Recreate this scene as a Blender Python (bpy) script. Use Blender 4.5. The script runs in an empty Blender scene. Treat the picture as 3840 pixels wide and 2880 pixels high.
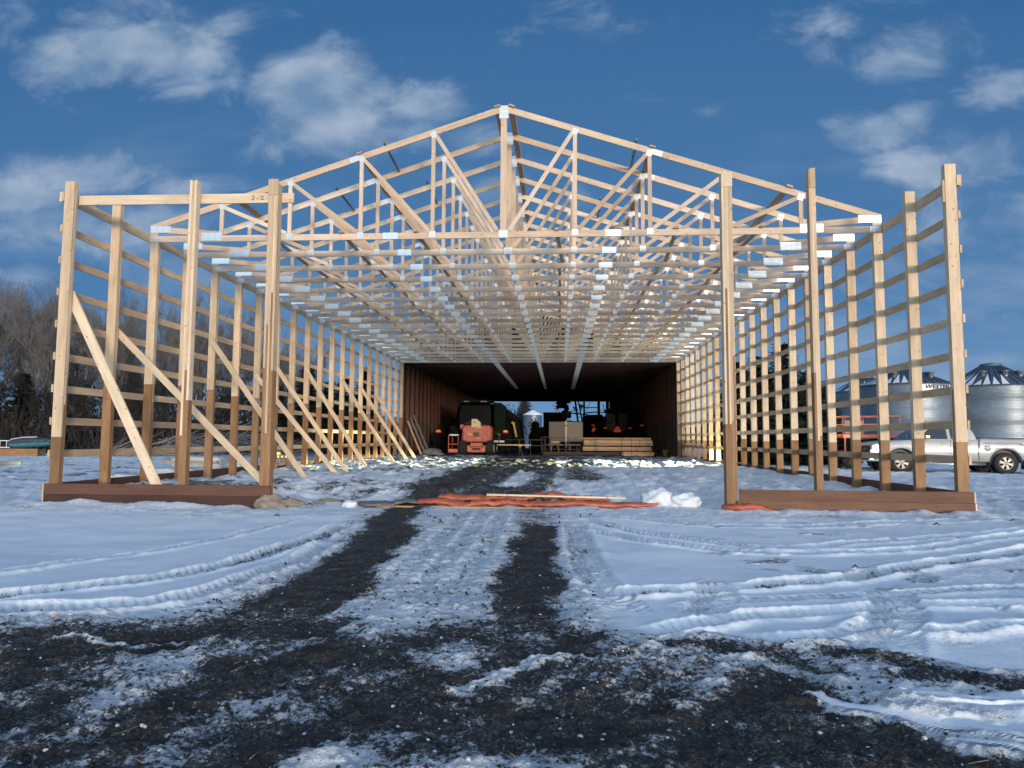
import bpy, bmesh, math, random
import numpy as np
from mathutils import Vector, Matrix
R = math.radians
scene = bpy.context.scene
col = scene.collection
random.seed(7)
rng = np.random.RandomState(11)

# ------------------------------------------------------------------ camera
cam_d = bpy.data.cameras.new("camera")
cam = bpy.data.objects.new("camera", cam_d)
col.objects.link(cam)
CAM = Vector((1.245, -12.553, 1.216))
YAW, PIT, ROL = 0.0674, 0.0781, 0.0056
cam_d.sensor_width = 36.0
cam_d.lens = 2647.6 / 3840 * 36.0
cam_d.clip_start = 0.05
cam_d.clip_end = 6000
fwd = Vector((-math.sin(YAW) * math.cos(PIT), math.cos(YAW) * math.cos(PIT), math.sin(PIT)))
right0 = Vector((math.cos(YAW), math.sin(YAW), 0))
up0 = right0.cross(fwd)
rightv = right0 * math.cos(ROL) + up0 * math.sin(ROL)
upv = up0 * math.cos(ROL) - right0 * math.sin(ROL)
M = Matrix((rightv, upv, -fwd)).transposed().to_4x4()
M.translation = CAM
cam.matrix_world = M
scene.camera = cam

# ------------------------------------------------------------------ light
SUN_EL, SUN_AZ = R(2.0), R(23)          # azimuth to the right of the direction straight behind the camera (-Y)
scene.view_settings.view_transform = 'Standard'
scene.view_settings.look = 'None'
scene.view_settings.exposure = 0.5
scene.view_settings.gamma = 1.0
sun_dir = Vector((math.sin(SUN_AZ) * math.cos(SUN_EL), -math.cos(SUN_AZ) * math.cos(SUN_EL), math.sin(SUN_EL)))
sun_d = bpy.data.lights.new("sun", 'SUN')
sun_d.energy = 1.85
sun_d.angle = R(8)
sun_d.color = (1.0, 0.84, 0.68)
sun = bpy.data.objects.new("sun", sun_d)
sun.rotation_euler = (-sun_dir).to_track_quat('-Z', 'Y').to_euler()
sun.location = (30, -40, 30)
col.objects.link(sun)

# ------------------------------------------------------------------ world
world = bpy.data.worlds.new("World")
scene.world = world
world.use_nodes = True
wn, wl = world.node_tree.nodes, world.node_tree.links
wn.clear()


def W(t, **k):
    n = wn.new(t)
    for a, b in k.items():
        setattr(n, a, b)
    return n


def wmath(op, a, b=None, clamp=False):
    n = W('ShaderNodeMath', operation=op, use_clamp=clamp)
    for i, q in enumerate((a, b)):
        if q is None:
            continue
        if isinstance(q, (int, float)):
            n.inputs[i].default_value = q
        else:
            wl.new(q, n.inputs[i])
    return n.outputs[0]


tc = W('ShaderNodeTexCoord')
sep = W('ShaderNodeSeparateXYZ')
wl.new(tc.outputs['Generated'], sep.inputs[0])
ay = wmath('MAXIMUM', wmath('ABSOLUTE', sep.outputs[1]), 0.08)
gx = wmath('DIVIDE', sep.outputs[0], ay)
gz = wmath('DIVIDE', sep.outputs[2], ay)
P = W('ShaderNodeCombineXYZ')
wl.new(gx, P.inputs[0])
wl.new(gz, P.inputs[1])
sky = W('ShaderNodeTexSky', sky_type='NISHITA')
sky.sun_disc = False
sky.sun_elevation = SUN_EL
sky.sun_rotation = math.pi - SUN_AZ
sky.altitude = 400
sky.air_density = 1.0
sky.dust_density = 0.6
sky.ozone_density = 4.0
# dusk tint of the sky in front (colour grading of the air itself)
grad = W('ShaderNodeValToRGB')
wl.new(wmath('MULTIPLY', gz, 1.6, True), grad.inputs[0])
grad.color_ramp.elements[0].position = 0.0
grad.color_ramp.elements[0].color = (0.112, 0.220, 0.370, 1)
grad.color_ramp.elements[1].position = 1.0
grad.color_ramp.elements[1].color = (0.030, 0.101, 0.234, 1)
e = grad.color_ramp.elements.new(0.35)
e.color = (0.055, 0.147, 0.300, 1)
skyb = W('ShaderNodeMix', data_type='RGBA', blend_type='MIX')
skys = W('ShaderNodeVectorMath', operation='SCALE')
hs = W('ShaderNodeHueSaturation')
hs.inputs['Saturation'].default_value = 0.55
wl.new(sky.outputs[0], hs.inputs['Color'])
tint = W('ShaderNodeVectorMath', operation='MULTIPLY')
tint.inputs[1].default_value = (0.98, 1.02, 0.95)
wl.new(hs.outputs[0], tint.inputs[0])
wl.new(tint.outputs[0], skys.inputs[0])
skys.inputs['Scale'].default_value = 0.98
# front (towards +Y) follows the dusk blue, the half behind the camera keeps the bright after-glow sky
frontf = wmath('ADD', wmath('MULTIPLY', sep.outputs[1], 1.4), 0.75, True)
wl.new(frontf, skyb.inputs['Factor'])
wl.new(skys.outputs[0], skyb.inputs['A'])
wl.new(grad.outputs[0], skyb.inputs['B'])

# clouds: soft banks at fixed compass directions broken up with fractal noise
CL = [  # (x, z) direction tangent, radii, strength
    (-0.653, 0.606, 0.171, 0.064, 0.9), (-0.541, 0.58, 0.081, 0.046, 0.8), (-0.779, 0.596, 0.069, 0.036, 0.9), (-0.547, 0.529, 0.081, 0.034, 0.7),
    (-0.827, 0.65, 0.054, 0.032, 0.5), (-0.381, 0.525, 0.086, 0.067, 1), (-0.323, 0.473, 0.106, 0.056, 1), (-0.212, 0.491, 0.063, 0.033, 0.95),
    (-0.246, 0.453, 0.091, 0.037, 0.8), (-0.407, 0.439, 0.086, 0.03, 0.5), (-0.135, 0.433, 0.082, 0.033, 0.5), (-0.514, 0.624, 0.059, 0.039, 0.6),
    (-0.141, 0.391, 0.102, 0.043, 0.45), (-0.745, 0.396, 0.119, 0.034, 1), (-0.81, 0.368, 0.091, 0.044, 0.9), (-0.547, 0.371, 0.079, 0.023, 0.9),
    (-0.777, 0.317, 0.148, 0.051, 0.8), (-0.631, 0.322, 0.159, 0.044, 0.6), (-0.802, 0.239, 0.089, 0.029, 0.6), (-0.542, 0.237, 0.177, 0.037, 0.4),
    (0.445, 0.443, 0.059, 0.028, 0.9), (0.49, 0.459, 0.037, 0.028, 0.8), (0.512, 0.381, 0.068, 0.028, 0.9), (0.594, 0.396, 0.066, 0.041, 0.8),
    (0.487, 0.547, 0.068, 0.043, 0.75), (0.623, 0.496, 0.054, 0.042, 0.7), (0.392, 0.592, 0.076, 0.037, 0.5), (0.589, 0.558, 0.066, 0.043, 0.4),
    (0.559, 0.304, 0.132, 0.054, 0.6), (0.476, 0.253, 0.152, 0.047, 0.45), (0.062, 0.618, 0.08, 0.031, 0.35), (0.214, 0.473, 0.032, 0.018, 0.35),
    (0.597, 0.193, 0.095, 0.039, 0.4), (0.028, 0.353, 0.039, 0.021, 0.5),
]
acc = None
for (x, z, rx, rz, st) in CL:
    s1 = W('ShaderNodeVectorMath', operation='SUBTRACT')
    wl.new(P.outputs[0], s1.inputs[0])
    s1.inputs[1].default_value = (x, z, 0)
    s2 = W('ShaderNodeVectorMath', operation='MULTIPLY')
    wl.new(s1.outputs[0], s2.inputs[0])
    s2.inputs[1].default_value = (1 / (rx * 1.65), 1 / (rz * 1.65), 0)
    s3 = W('ShaderNodeVectorMath', operation='LENGTH')
    wl.new(s2.outputs[0], s3.inputs[0])
    b = wmath('MULTIPLY', wmath('SUBTRACT', 1.0, s3.outputs['Value'], True), st)
    acc = b if acc is None else wmath('MAXIMUM', acc, b)
mp = W('ShaderNodeMapping')
wl.new(P.outputs[0], mp.inputs[0])
mp.inputs['Scale'].default_value = (7.0, 11.5, 1)
nz = W('ShaderNodeTexNoise')
wl.new(mp.outputs[0], nz.inputs['Vector'])
nz.inputs['Scale'].default_value = 1.0
nz.inputs['Detail'].default_value = 9
nz.inputs['Roughness'].default_value = 0.60
nz.inputs['Distortion'].default_value = 0.45
front = wmath('GREATER_THAN', sep.outputs[1], 0.0)
dens = wmath('ADD', acc, wmath('MULTIPLY', wmath('SUBTRACT', nz.outputs[0], 0.5), 2.0))
mr = W('ShaderNodeMapRange', interpolation_type='SMOOTHSTEP')
wl.new(dens, mr.inputs[0])
mr.inputs[1].default_value = 0.14
mr.inputs[2].default_value = 0.84
mp3 = W('ShaderNodeMapping')
wl.new(P.outputs[0], mp3.inputs[0])
mp3.inputs['Scale'].default_value = (2.2, 9.0, 1)
mp3.inputs['Location'].default_value = (1.7, 2.2, 0)
nz3 = W('ShaderNodeTexNoise')
wl.new(mp3.outputs[0], nz3.inputs['Vector'])
nz3.inputs['Scale'].default_value = 1.3
nz3.inputs['Detail'].default_value = 7
nz3.inputs['Roughness'].default_value = 0.55
vm = W('ShaderNodeMapRange', interpolation_type='SMOOTHSTEP')
wl.new(nz3.outputs[0], vm.inputs[0])
vm.inputs[1].default_value = 0.42
vm.inputs[2].default_value = 0.72
sidew = wmath('MULTIPLY', wmath('SUBTRACT', wmath('ABSOLUTE', gx), 0.12), 2.6, True)
loww = wmath('SUBTRACT', 1.0, wmath('MULTIPLY', gz, 1.9), True)
veil = wmath('MULTIPLY', wmath('MULTIPLY', vm.outputs[0], front), wmath('MULTIPLY', wmath('MULTIPLY', sidew, loww), 0.75))
cmask = wmath('MAXIMUM', veil, wmath('MULTIPLY', wmath('MULTIPLY', mr.outputs[0], front), 0.86))
mp2 = W('ShaderNodeMapping')
wl.new(P.outputs[0], mp2.inputs[0])
mp2.inputs['Scale'].default_value = (9, 16, 1)
mp2.inputs['Location'].default_value = (3.1, 0.35, 0)
nz2 = W('ShaderNodeTexNoise')
wl.new(mp2.outputs[0], nz2.inputs['Vector'])
nz2.inputs['Scale'].default_value = 1.0
nz2.inputs['Detail'].default_value = 5
cr = W('ShaderNodeValToRGB')
wl.new(nz2.outputs[0], cr.inputs[0])
cr.color_ramp.elements[0].position = 0.32
cr.color_ramp.elements[0].color = (0.120, 0.205, 0.325, 1)
cr.color_ramp.elements[1].position = 0.68
cr.color_ramp.elements[1].color = (0.300, 0.360, 0.450, 1)
mixc = W('ShaderNodeMix', data_type='RGBA')
wl.new(cmask, mixc.inputs['Factor'])
wl.new(skyb.outputs['Result'], mixc.inputs['A'])
wl.new(cr.outputs[0], mixc.inputs['B'])
bg = W('ShaderNodeBackground')
wl.new(mixc.outputs['Result'], bg.inputs[0])
bg.inputs[1].default_value = 1.0
wo = W('ShaderNodeOutputWorld')
wl.new(bg.outputs[0], wo.inputs[0])

# ------------------------------------------------------------------ materials
MATS = {}


def newmat(name):
    m = bpy.data.materials.new(name)
    m.use_nodes = True
    n, l = m.node_tree.nodes, m.node_tree.links
    b = n['Principled BSDF']
    MATS[name] = m
    return m, n, l, b


def plain(name, c, rough=0.6, metal=0.0, var=0.15, scale=6.0, coat=0.0, bump=0.0, emit=None, es=0.0, spec=0.5):
    m, n, l, b = newmat(name)
    b.inputs['Specular IOR Level'].default_value = spec
    t = n.new('ShaderNodeTexCoord')
    z = n.new('ShaderNodeTexNoise')
    l.new(t.outputs['Object'], z.inputs['Vector'])
    z.inputs['Scale'].default_value = scale
    z.inputs['Detail'].default_value = 6
    rp = n.new('ShaderNodeValToRGB')
    l.new(z.outputs[0], rp.inputs[0])
    lo = [max(0, q * (1 - var)) for q in c[:3]] + [1]
    hi = [min(1, q * (1 + var)) for q in c[:3]] + [1]
    rp.color_ramp.elements[0].position = 0.3
    rp.color_ramp.elements[0].color = lo
    rp.color_ramp.elements[1].position = 0.7
    rp.color_ramp.elements[1].color = hi
    l.new(rp.outputs[0], b.inputs['Base Color'])
    b.inputs['Roughness'].default_value = rough
    b.inputs['Metallic'].default_value = metal
    b.inputs['Coat Weight'].default_value = coat
    if bump:
        bp = n.new('ShaderNodeBump')
        bp.inputs['Strength'].default_value = bump
        bp.inputs['Distance'].default_value = 0.02
        l.new(z.outputs[0], bp.inputs['Height'])
        l.new(bp.outputs[0], b.inputs['Normal'])
    if emit:
        b.inputs['Emission Color'].default_value = (*emit, 1)
        b.inputs['Emission Strength'].default_value = es
    return m


def wood(name, c1, c2, knot, grain=38, rough=0.75, knots=True, blot=0.0):
    m, n, l, b = newmat(name)
    uv = n.new('ShaderNodeUVMap')
    mp = n.new('ShaderNodeMapping')
    l.new(uv.outputs[0], mp.inputs[0])
    mp.inputs['Scale'].default_value = (1.4, grain, 1)
    z = n.new('ShaderNodeTexNoise')
    l.new(mp.outputs[0], z.inputs['Vector'])
    z.inputs['Scale'].default_value = 1
    z.inputs['Detail'].default_value = 5
    z.inputs['Distortion'].default_value = 0.5
    rp = n.new('ShaderNodeValToRGB')
    l.new(z.outputs[0], rp.inputs[0])
    rp.color_ramp.elements[0].position = 0.25
    rp.color_ramp.elements[0].color = (*c2, 1)
    rp.color_ramp.elements[1].position = 0.65
    rp.color_ramp.elements[1].color = (*c1, 1)
    out = rp.outputs[0]
    # large soft blotches
    mpb = n.new('ShaderNodeMapping')
    l.new(uv.outputs[0], mpb.inputs[0])
    mpb.inputs['Scale'].default_value = (1.1, 5, 1)
    zb = n.new('ShaderNodeTexNoise')
    l.new(mpb.outputs[0], zb.inputs['Vector'])
    zb.inputs['Scale'].default_value = 1.3
    zb.inputs['Detail'].default_value = 4
    rb = n.new('ShaderNodeMapRange')
    l.new(zb.outputs[0], rb.inputs[0])
    rb.inputs[1].default_value = 0.3
    rb.inputs[2].default_value = 0.7
    rb.inputs[3].default_value = 0.80 - blot
    rb.inputs[4].default_value = 1.10
    # tone of each board
    at = n.new('ShaderNodeAttribute')
    at.attribute_name = 'tone'
    oi = n.new('ShaderNodeObjectInfo')
    ra = n.new('ShaderNodeMath')
    ra.operation = 'MULTIPLY_ADD'
    l.new(oi.outputs['Random'], ra.inputs[0])
    ra.inputs[1].default_value = 0.16
    ra.inputs[2].default_value = 0.92
    mm = n.new('ShaderNodeMath')
    mm.operation = 'MULTIPLY'
    l.new(rb.outputs[0], mm.inputs[0])
    l.new(at.outputs['Fac'], mm.inputs[1])
    mm2 = n.new('ShaderNodeMath')
    mm2.operation = 'MULTIPLY'
    l.new(mm.outputs[0], mm2.inputs[0])
    l.new(ra.outputs[0], mm2.inputs[1])
    sc = n.new('ShaderNodeVectorMath')
    sc.operation = 'SCALE'
    l.new(out, sc.inputs[0])
    l.new(mm2.outputs[0], sc.inputs['Scale'])
    hg = n.new('ShaderNodeMath')
    hg.operation = 'MULTIPLY_ADD'
    l.new(at.outputs['Fac'], hg.inputs[0])
    hg.inputs[1].default_value = 0.30
    hg.inputs[2].default_value = 0.70
    hb_ = n.new('ShaderNodeMath')
    hb_.operation = 'MULTIPLY_ADD'
    l.new(at.outputs['Fac'], hb_.inputs[0])
    hb_.inputs[1].default_value = 0.60
    hb_.inputs[2].default_value = 0.40
    hc = n.new('ShaderNodeCombineXYZ')
    hc.inputs[0].default_value = 1.0
    l.new(hg.outputs[0], hc.inputs[1])
    l.new(hb_.outputs[0], hc.inputs[2])
    hm = n.new('ShaderNodeVectorMath')
    hm.operation = 'MULTIPLY'
    l.new(sc.outputs[0], hm.inputs[0])
    l.new(hc.outputs[0], hm.inputs[1])
    out = hm.outputs[0]
    if knots:
        mk = n.new('ShaderNodeMapping')
        l.new(uv.outputs[0], mk.inputs[0])
        mk.inputs['Scale'].default_value = (5.0, 6.5, 1)
        vo = n.new('ShaderNodeTexVoronoi')
        vo.voronoi_dimensions = '2D'
        l.new(mk.outputs[0], vo.inputs['Vector'])
        vo.inputs['Scale'].default_value = 1.0
        kr = n.new('ShaderNodeMapRange')
        l.new(vo.outputs['Distance'], kr.inputs[0])
        kr.inputs[1].default_value = 0.04
        kr.inputs[2].default_value = 0.13
        kr.inputs[3].default_value = 0.85
        kr.inputs[4].default_value = 0.0
        sc_ = n.new('ShaderNodeSeparateColor')
        l.new(vo.outputs['Color'], sc_.inputs[0])
        gt = n.new('ShaderNodeMapRange')
        l.new(sc_.outputs[0], gt.inputs[0])
        gt.inputs[1].default_value = 0.55
        gt.inputs[2].default_value = 0.95
        kf = n.new('ShaderNodeMath')
        kf.operation = 'MULTIPLY'
        l.new(kr.outputs[0], kf.inputs[0])
        l.new(gt.outputs[0], kf.inputs[1])
        mx = n.new('ShaderNodeMix')
        mx.data_type = 'RGBA'
        l.new(kf.outputs[0], mx.inputs['Factor'])
        l.new(out, mx.inputs['A'])
        mx.inputs['B'].default_value = (*knot, 1)
        out = mx.outputs['Result']
    l.new(out, b.inputs['Base Color'])
    b.inputs['Roughness'].default_value = rough
    bp = n.new('ShaderNodeBump')
    bp.inputs['Strength'].default_value = 0.25
    bp.inputs['Distance'].default_value = 0.004
    l.new(z.outputs[0], bp.inputs['Height'])
    l.new(bp.outputs[0], b.inputs['Normal'])
    return m


wood('pine', (0.66, 0.50, 0.335), (0.55, 0.395, 0.245), (0.20, 0.10, 0.045))
wood('pine_truss', (0.66, 0.50, 0.36), (0.57, 0.41, 0.285), (0.22, 0.11, 0.05))
wood('treated', (0.330, 0.180, 0.082), (0.235, 0.120, 0.052), (0.07, 0.035, 0.018), blot=0.1)
wood('skirt_dark', (0.096, 0.036, 0.020), (0.070, 0.026, 0.015), (0.03, 0.012, 0.01), blot=0.05)
wood('skirt_brown', (0.160, 0.072, 0.038), (0.108, 0.046, 0.024), (0.04, 0.015, 0.01), blot=0.1)
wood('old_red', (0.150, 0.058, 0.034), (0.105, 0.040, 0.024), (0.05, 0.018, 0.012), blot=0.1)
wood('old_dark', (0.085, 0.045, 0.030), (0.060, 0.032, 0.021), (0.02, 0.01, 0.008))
wood('lumber', (0.62, 0.39, 0.22), (0.50, 0.29, 0.155), (0.2, 0.1, 0.05))
wood('grey_board', (0.19, 0.18, 0.165), (0.13, 0.125, 0.115), (0.06, 0.05, 0.05))
wood('bark_pale', (0.26, 0.23, 0.20), (0.17, 0.145, 0.12), (0.07, 0.06, 0.05), grain=14)

m, n, l, b = newmat('nail_plate')
uv = n.new('ShaderNodeUVMap')
wv = n.new('ShaderNodeTexWave')
l.new(uv.outputs[0], wv.inputs['Vector'])
wv.bands_direction = 'X'
wv.inputs['Scale'].default_value = 11
wv.inputs['Distortion'].default_value = 0.2
rp = n.new('ShaderNodeValToRGB')
l.new(wv.outputs['Fac'], rp.inputs[0])
rp.color_ramp.elements[0].color = (0.24, 0.24, 0.235, 1)
rp.color_ramp.elements[1].color = (0.80, 0.79, 0.76, 1)
rp.color_ramp.elements[1].position = 0.55
l.new(rp.outputs[0], b.inputs['Base Color'])
b.inputs['Metallic'].default_value = 0.5
b.inputs['Roughness'].default_value = 0.36
b.inputs['IOR'].default_value = 1.45

m2_ = MATS['nail_plate'].copy()
m2_.name = 'splice_plate'
m2_.node_tree.nodes['Principled BSDF'].inputs['Metallic'].default_value = 0.85
m2_.node_tree.nodes['Principled BSDF'].inputs['Roughness'].default_value = 0.30
MATS['splice_plate'] = m2_
plain('silver', (0.36, 0.355, 0.345), 0.5, 0.25, 0.06, 3, coat=0.25)
plain('black_rubber', (0.018, 0.018, 0.018), 0.85, 0, 0.3, 30)
plain('black_plastic', (0.02, 0.02, 0.022), 0.5, 0, 0.2, 10)
plain('glass_dark', (0.012, 0.015, 0.018), 0.08, 0, 0.2, 3, coat=0.5)
plain('chrome', (0.75, 0.74, 0.72), 0.18, 0.95, 0.05, 8)
plain('rim_metal', (0.30, 0.28, 0.25), 0.45, 0.5, 0.08, 8)
plain('orange_paint', (0.62, 0.13, 0.065), 0.45, 0, 0.16, 5)
plain('orange_faded', (0.52, 0.135, 0.085), 0.55, 0, 0.18, 4)
plain('cream_paint', (0.66, 0.52, 0.28), 0.5, 0, 0.1, 6)
plain('yellow_paint', (0.62, 0.38, 0.05), 0.5, 0, 0.15, 6)
plain('green_dark', (0.005, 0.018, 0.007), 0.6, 0, 0.2, 3, spec=0.12)  # darkened in colour to stand for light fading deep in the shed
plain('machine_dark', (0.009, 0.009, 0.009), 0.7, 0, 0.35, 5, spec=0.12)  # likewise darkened in colour for machines in the dim shed
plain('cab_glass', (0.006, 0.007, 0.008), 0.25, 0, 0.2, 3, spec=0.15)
plain('machine_rust', (0.15, 0.085, 0.045), 0.7, 0.2, 0.4, 7)
plain('trailer_skin', (0.33, 0.27, 0.205), 0.45, 0.0, 0.05, 2)
plain('trailer_trim', (0.72, 0.62, 0.48), 0.3, 0.3, 0.08, 3)
plain('pipe_grey', (0.17, 0.14, 0.12), 0.55, 0.4, 0.2, 8)
plain('steel_white', (0.72, 0.70, 0.66), 0.5, 0.1, 0.08, 6)
plain('red_lens', (0.65, 0.035, 0.02), 0.35, 0, 0.1, 9, emit=(1, 0.06, 0.03), es=0.10)  # faint glow put in, also on reflectors and triangle that are no lamps
plain('amber_lens', (0.85, 0.36, 0.02), 0.35, 0, 0.1, 9, emit=(1, 0.42, 0.04), es=0.25)
plain('amber_lamp', (0.9, 0.4, 0.03), 0.4, 0, 0.05, 9, emit=(1, 0.42, 0.03), es=5.0)
plain('headlamp', (0.9, 0.95, 0.9), 0.3, 0, 0.02, 9, emit=(0.93, 1.0, 0.88), es=14.0)
plain('mark_dark', (0.06, 0.05, 0.045), 0.8, 0, 0.2, 9)
plain('decal_pale', (0.62, 0.42, 0.36), 0.6, 0, 0.1, 12)
plain('decal_ink', (0.02, 0.022, 0.025), 0.6, 0, 0.1, 6)
plain('decal_white', (0.70, 0.72, 0.74), 0.4, 0.1, 0.05, 2)
plain('teal_paint', (0.05, 0.17, 0.21), 0.6, 0, 0.3, 7)
plain('navy_cover', (0.03, 0.04, 0.05), 0.6, 0, 0.3, 6)
plain('plastic_wrap', (0.66, 0.68, 0.66), 0.3, 0, 0.12, 5, bump=0.4)
plain('green_print', (0.01, 0.05, 0.04), 0.4, 0, 0.2, 5)
plain('snow_lump', (0.64, 0.655, 0.68), 0.8, 0, 0.08, 14, bump=0.8)
plain('tarp_orange', (0.42, 0.100, 0.045), 0.55, 0, 0.22, 5, bump=0.35)
plain('tarp_grey', (0.16, 0.145, 0.13), 0.8, 0, 0.25, 9, bump=0.3)
plain('sand', (0.235, 0.19, 0.14), 0.9, 0, 0.2, 10, bump=0.5)
plain('bark_dark', (0.055, 0.045, 0.036), 0.9, 0, 0.4, 5)
plain('twig', (0.125, 0.112, 0.104), 0.9, 0, 0.35, 1.5)
plain('twig_dark', (0.026, 0.021, 0.018), 0.9, 0, 0.45, 1.2)
plain('needles', (0.016, 0.027, 0.015), 0.8, 0, 0.5, 2.5)
plain('foliage_brown', (0.13, 0.072, 0.042), 0.9, 0, 0.4, 2.0)
plain('clod_snow', (0.50, 0.52, 0.55), 0.8, 0, 0.2, 9, bump=0.5)
plain('soil_clod', (0.030, 0.026, 0.023), 0.9, 0, 0.4, 12, bump=0.4)
plain('straw', (0.30, 0.21, 0.10), 0.8, 0, 0.3, 30)
plain('red_siding', (0.22, 0.03, 0.022), 0.6, 0, 0.15, 3)
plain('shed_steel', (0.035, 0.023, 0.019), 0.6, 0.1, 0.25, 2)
plain('roof_steel', (0.20, 0.20, 0.21), 0.5, 0.3, 0.1, 2)

# galvanised, corrugated bin steel
m, n, l, b = newmat('bin_steel')
t = n.new('ShaderNodeTexCoord')
sp = n.new('ShaderNodeSeparateXYZ')
l.new(t.outputs['Object'], sp.inputs[0])
cb = n.new('ShaderNodeCombineXYZ')
l.new(sp.outputs[2], cb.inputs[0])
wv = n.new('ShaderNodeTexWave')
wv.bands_direction = 'X'
wv.wave_profile = 'SIN'
l.new(cb.outputs[0], wv.inputs['Vector'])
wv.inputs['Scale'].default_value = 3.1
bp = n.new('ShaderNodeBump')
bp.inputs['Strength'].default_value = 0.5
bp.inputs['Distance'].default_value = 0.012
l.new(wv.outputs['Fac'], bp.inputs['Height'])
l.new(bp.outputs[0], b.inputs['Normal'])
z = n.new('ShaderNodeTexNoise')
mpz = n.new('ShaderNodeMapping')
l.new(t.outputs['Object'], mpz.inputs[0])
mpz.inputs['Scale'].default_value = (0.6, 0.6, 1.2)
l.new(mpz.outputs[0], z.inputs['Vector'])
rp = n.new('ShaderNodeValToRGB')
l.new(z.outputs[0], rp.inputs[0])
rp.color_ramp.elements[0].position = 0.35
rp.color_ramp.elements[0].color = (0.18, 0.205, 0.225, 1)
rp.color_ramp.elements[1].position = 0.65
rp.color_ramp.elements[1].color = (0.22, 0.245, 0.265, 1)
l.new(rp.outputs[0], b.inputs['Base Color'])
b.inputs['Metallic'].default_value = 0.65
b.inputs['Roughness'].default_value = 0.42
plain('bin_roof', (0.12, 0.15, 0.18), 0.45, 0.6, 0.15, 2)

# snow and soil
m, n, l, b = newmat('snow_and_soil')
t = n.new('ShaderNodeTexCoord')
at = n.new('ShaderNodeAttribute')
at.attribute_name = 'soil'


def gnoise(scale, detail, rough=0.6, stretch=None):
    z = n.new('ShaderNodeTexNoise')
    if stretch:
        q = n.new('ShaderNodeMapping')
        l.new(t.outputs['Object'], q.inputs[0])
        q.inputs['Scale'].default_value = stretch
        l.new(q.outputs[0], z.inputs['Vector'])
    else:
        l.new(t.outputs['Object'], z.inputs['Vector'])
    z.inputs['Scale'].default_value = scale
    z.inputs['Detail'].default_value = detail
    z.inputs['Roughness'].default_value = rough
    return z.outputs[0]


def gm(op, a, b_, clamp=False):
    q = n.new('ShaderNodeMath')
    q.operation = op
    q.use_clamp = clamp
    for i, v in enumerate((a, b_)):
        if isinstance(v, (int, float)):
            q.inputs[i].default_value = v
        else:
            l.new(v, q.inputs[i])
    return q.outputs[0]


n1 = gnoise(5.5, 8, 0.70)
n2 = gnoise(26, 6, 0.68)
n3 = gnoise(90, 4, 0.6)
n0 = gnoise(1.0, 6, 0.65, (2.2, 3.6, 3))
nn = gm('ADD', gm('ADD', gm('MULTIPLY', gm('SUBTRACT', n0, 0.5), 0.8), gm('MULTIPLY', gm('SUBTRACT', n1, 0.5), 1.25)), gm('ADD', gm('MULTIPLY', gm('SUBTRACT', n2, 0.5), 1.35), gm('MULTIPLY', gm('SUBTRACT', n3, 0.5), 0.75)))
sv = gm('ADD', gm('SUBTRACT', at.outputs['Fac'], 0.5), gm('MULTIPLY', nn, 1.0))
mrs = n.new('ShaderNodeMapRange')
mrs.interpolation_type = 'SMOOTHSTEP'
l.new(sv, mrs.inputs[0])
mrs.inputs[1].default_value = -0.13
mrs.inputs[2].default_value = 0.20
fz1 = n.new('ShaderNodeMapRange')
l.new(gnoise(60, 5, 0.75), fz1.inputs[0])
fz1.inputs[1].default_value = 0.50
fz1.inputs[2].default_value = 0.68
fz1.inputs[3].default_value = 1.0
fz1.inputs[4].default_value = 0.50
fz2 = n.new('ShaderNodeMapRange')
l.new(gnoise(3.2, 6, 0.7), fz2.inputs[0])
fz2.inputs[1].default_value = 0.36
fz2.inputs[2].default_value = 0.60
fz = gm('ADD', gm('MULTIPLY', gm('SUBTRACT', fz1.outputs[0], 1.0), fz2.outputs[0]), 1.0)
sf = gm('MULTIPLY', mrs.outputs[0], fz)
rs = n.new('ShaderNodeValToRGB')
l.new(gnoise(14, 7, 0.7), rs.inputs[0])
rs.color_ramp.elements[0].position = 0.3
rs.color_ramp.elements[0].color = (0.011, 0.0095, 0.0085, 1)
rs.color_ramp.elements[1].position = 0.75
rs.color_ramp.elements[1].color = (0.060, 0.050, 0.042, 1)
rw = n.new('ShaderNodeValToRGB')
l.new(gnoise(1.3, 6, 0.6), rw.inputs[0])
rw.color_ramp.elements[0].position = 0.3
rw.color_ramp.elements[0].color = (0.70, 0.735, 0.78, 1)
rw.color_ramp.elements[1].position = 0.7
rw.color_ramp.elements[1].color = (0.86, 0.875, 0.89, 1)
dsc = n.new('ShaderNodeVectorMath')
dsc.operation = 'SCALE'
l.new(rw.outputs[0], dsc.inputs[0])
l.new(gm('SUBTRACT', 1.0, gm('MULTIPLY', at.outputs['Fac'], 0.50)), dsc.inputs['Scale'])
mg = n.new('ShaderNodeMix')
mg.data_type = 'RGBA'
l.new(sf, mg.inputs['Factor'])
l.new(dsc.outputs[0], mg.inputs['A'])
l.new(rs.outputs[0], mg.inputs['B'])
l.new(mg.outputs['Result'], b.inputs['Base Color'])
b.inputs['Roughness'].default_value = 0.75
b.inputs['Specular IOR Level'].default_value = 0.3
# bump: crisp on disturbed ground, gentle on untouched snow
dist_at = n.new('ShaderNodeAttribute')
dist_at.attribute_name = 'churn'
hb = gm('ADD', gm('ADD', gm('MULTIPLY', n2, 0.6), gm('MULTIPLY', n3, 0.45)), gm('MULTIPLY', n1, 2.0))
hb = gm('MULTIPLY', hb, gm('ADD', gm('MULTIPLY', dist_at.outputs['Fac'], 0.85), 0.15))
hb = gm('SUBTRACT', hb, gm('MULTIPLY', sf, 0.18))
bp = n.new('ShaderNodeBump')
bp.inputs['Strength'].default_value = 0.9
bp.inputs['Distance'].default_value = 0.036
l.new(hb, bp.inputs['Height'])
l.new(bp.outputs[0], b.inputs['Normal'])

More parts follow.
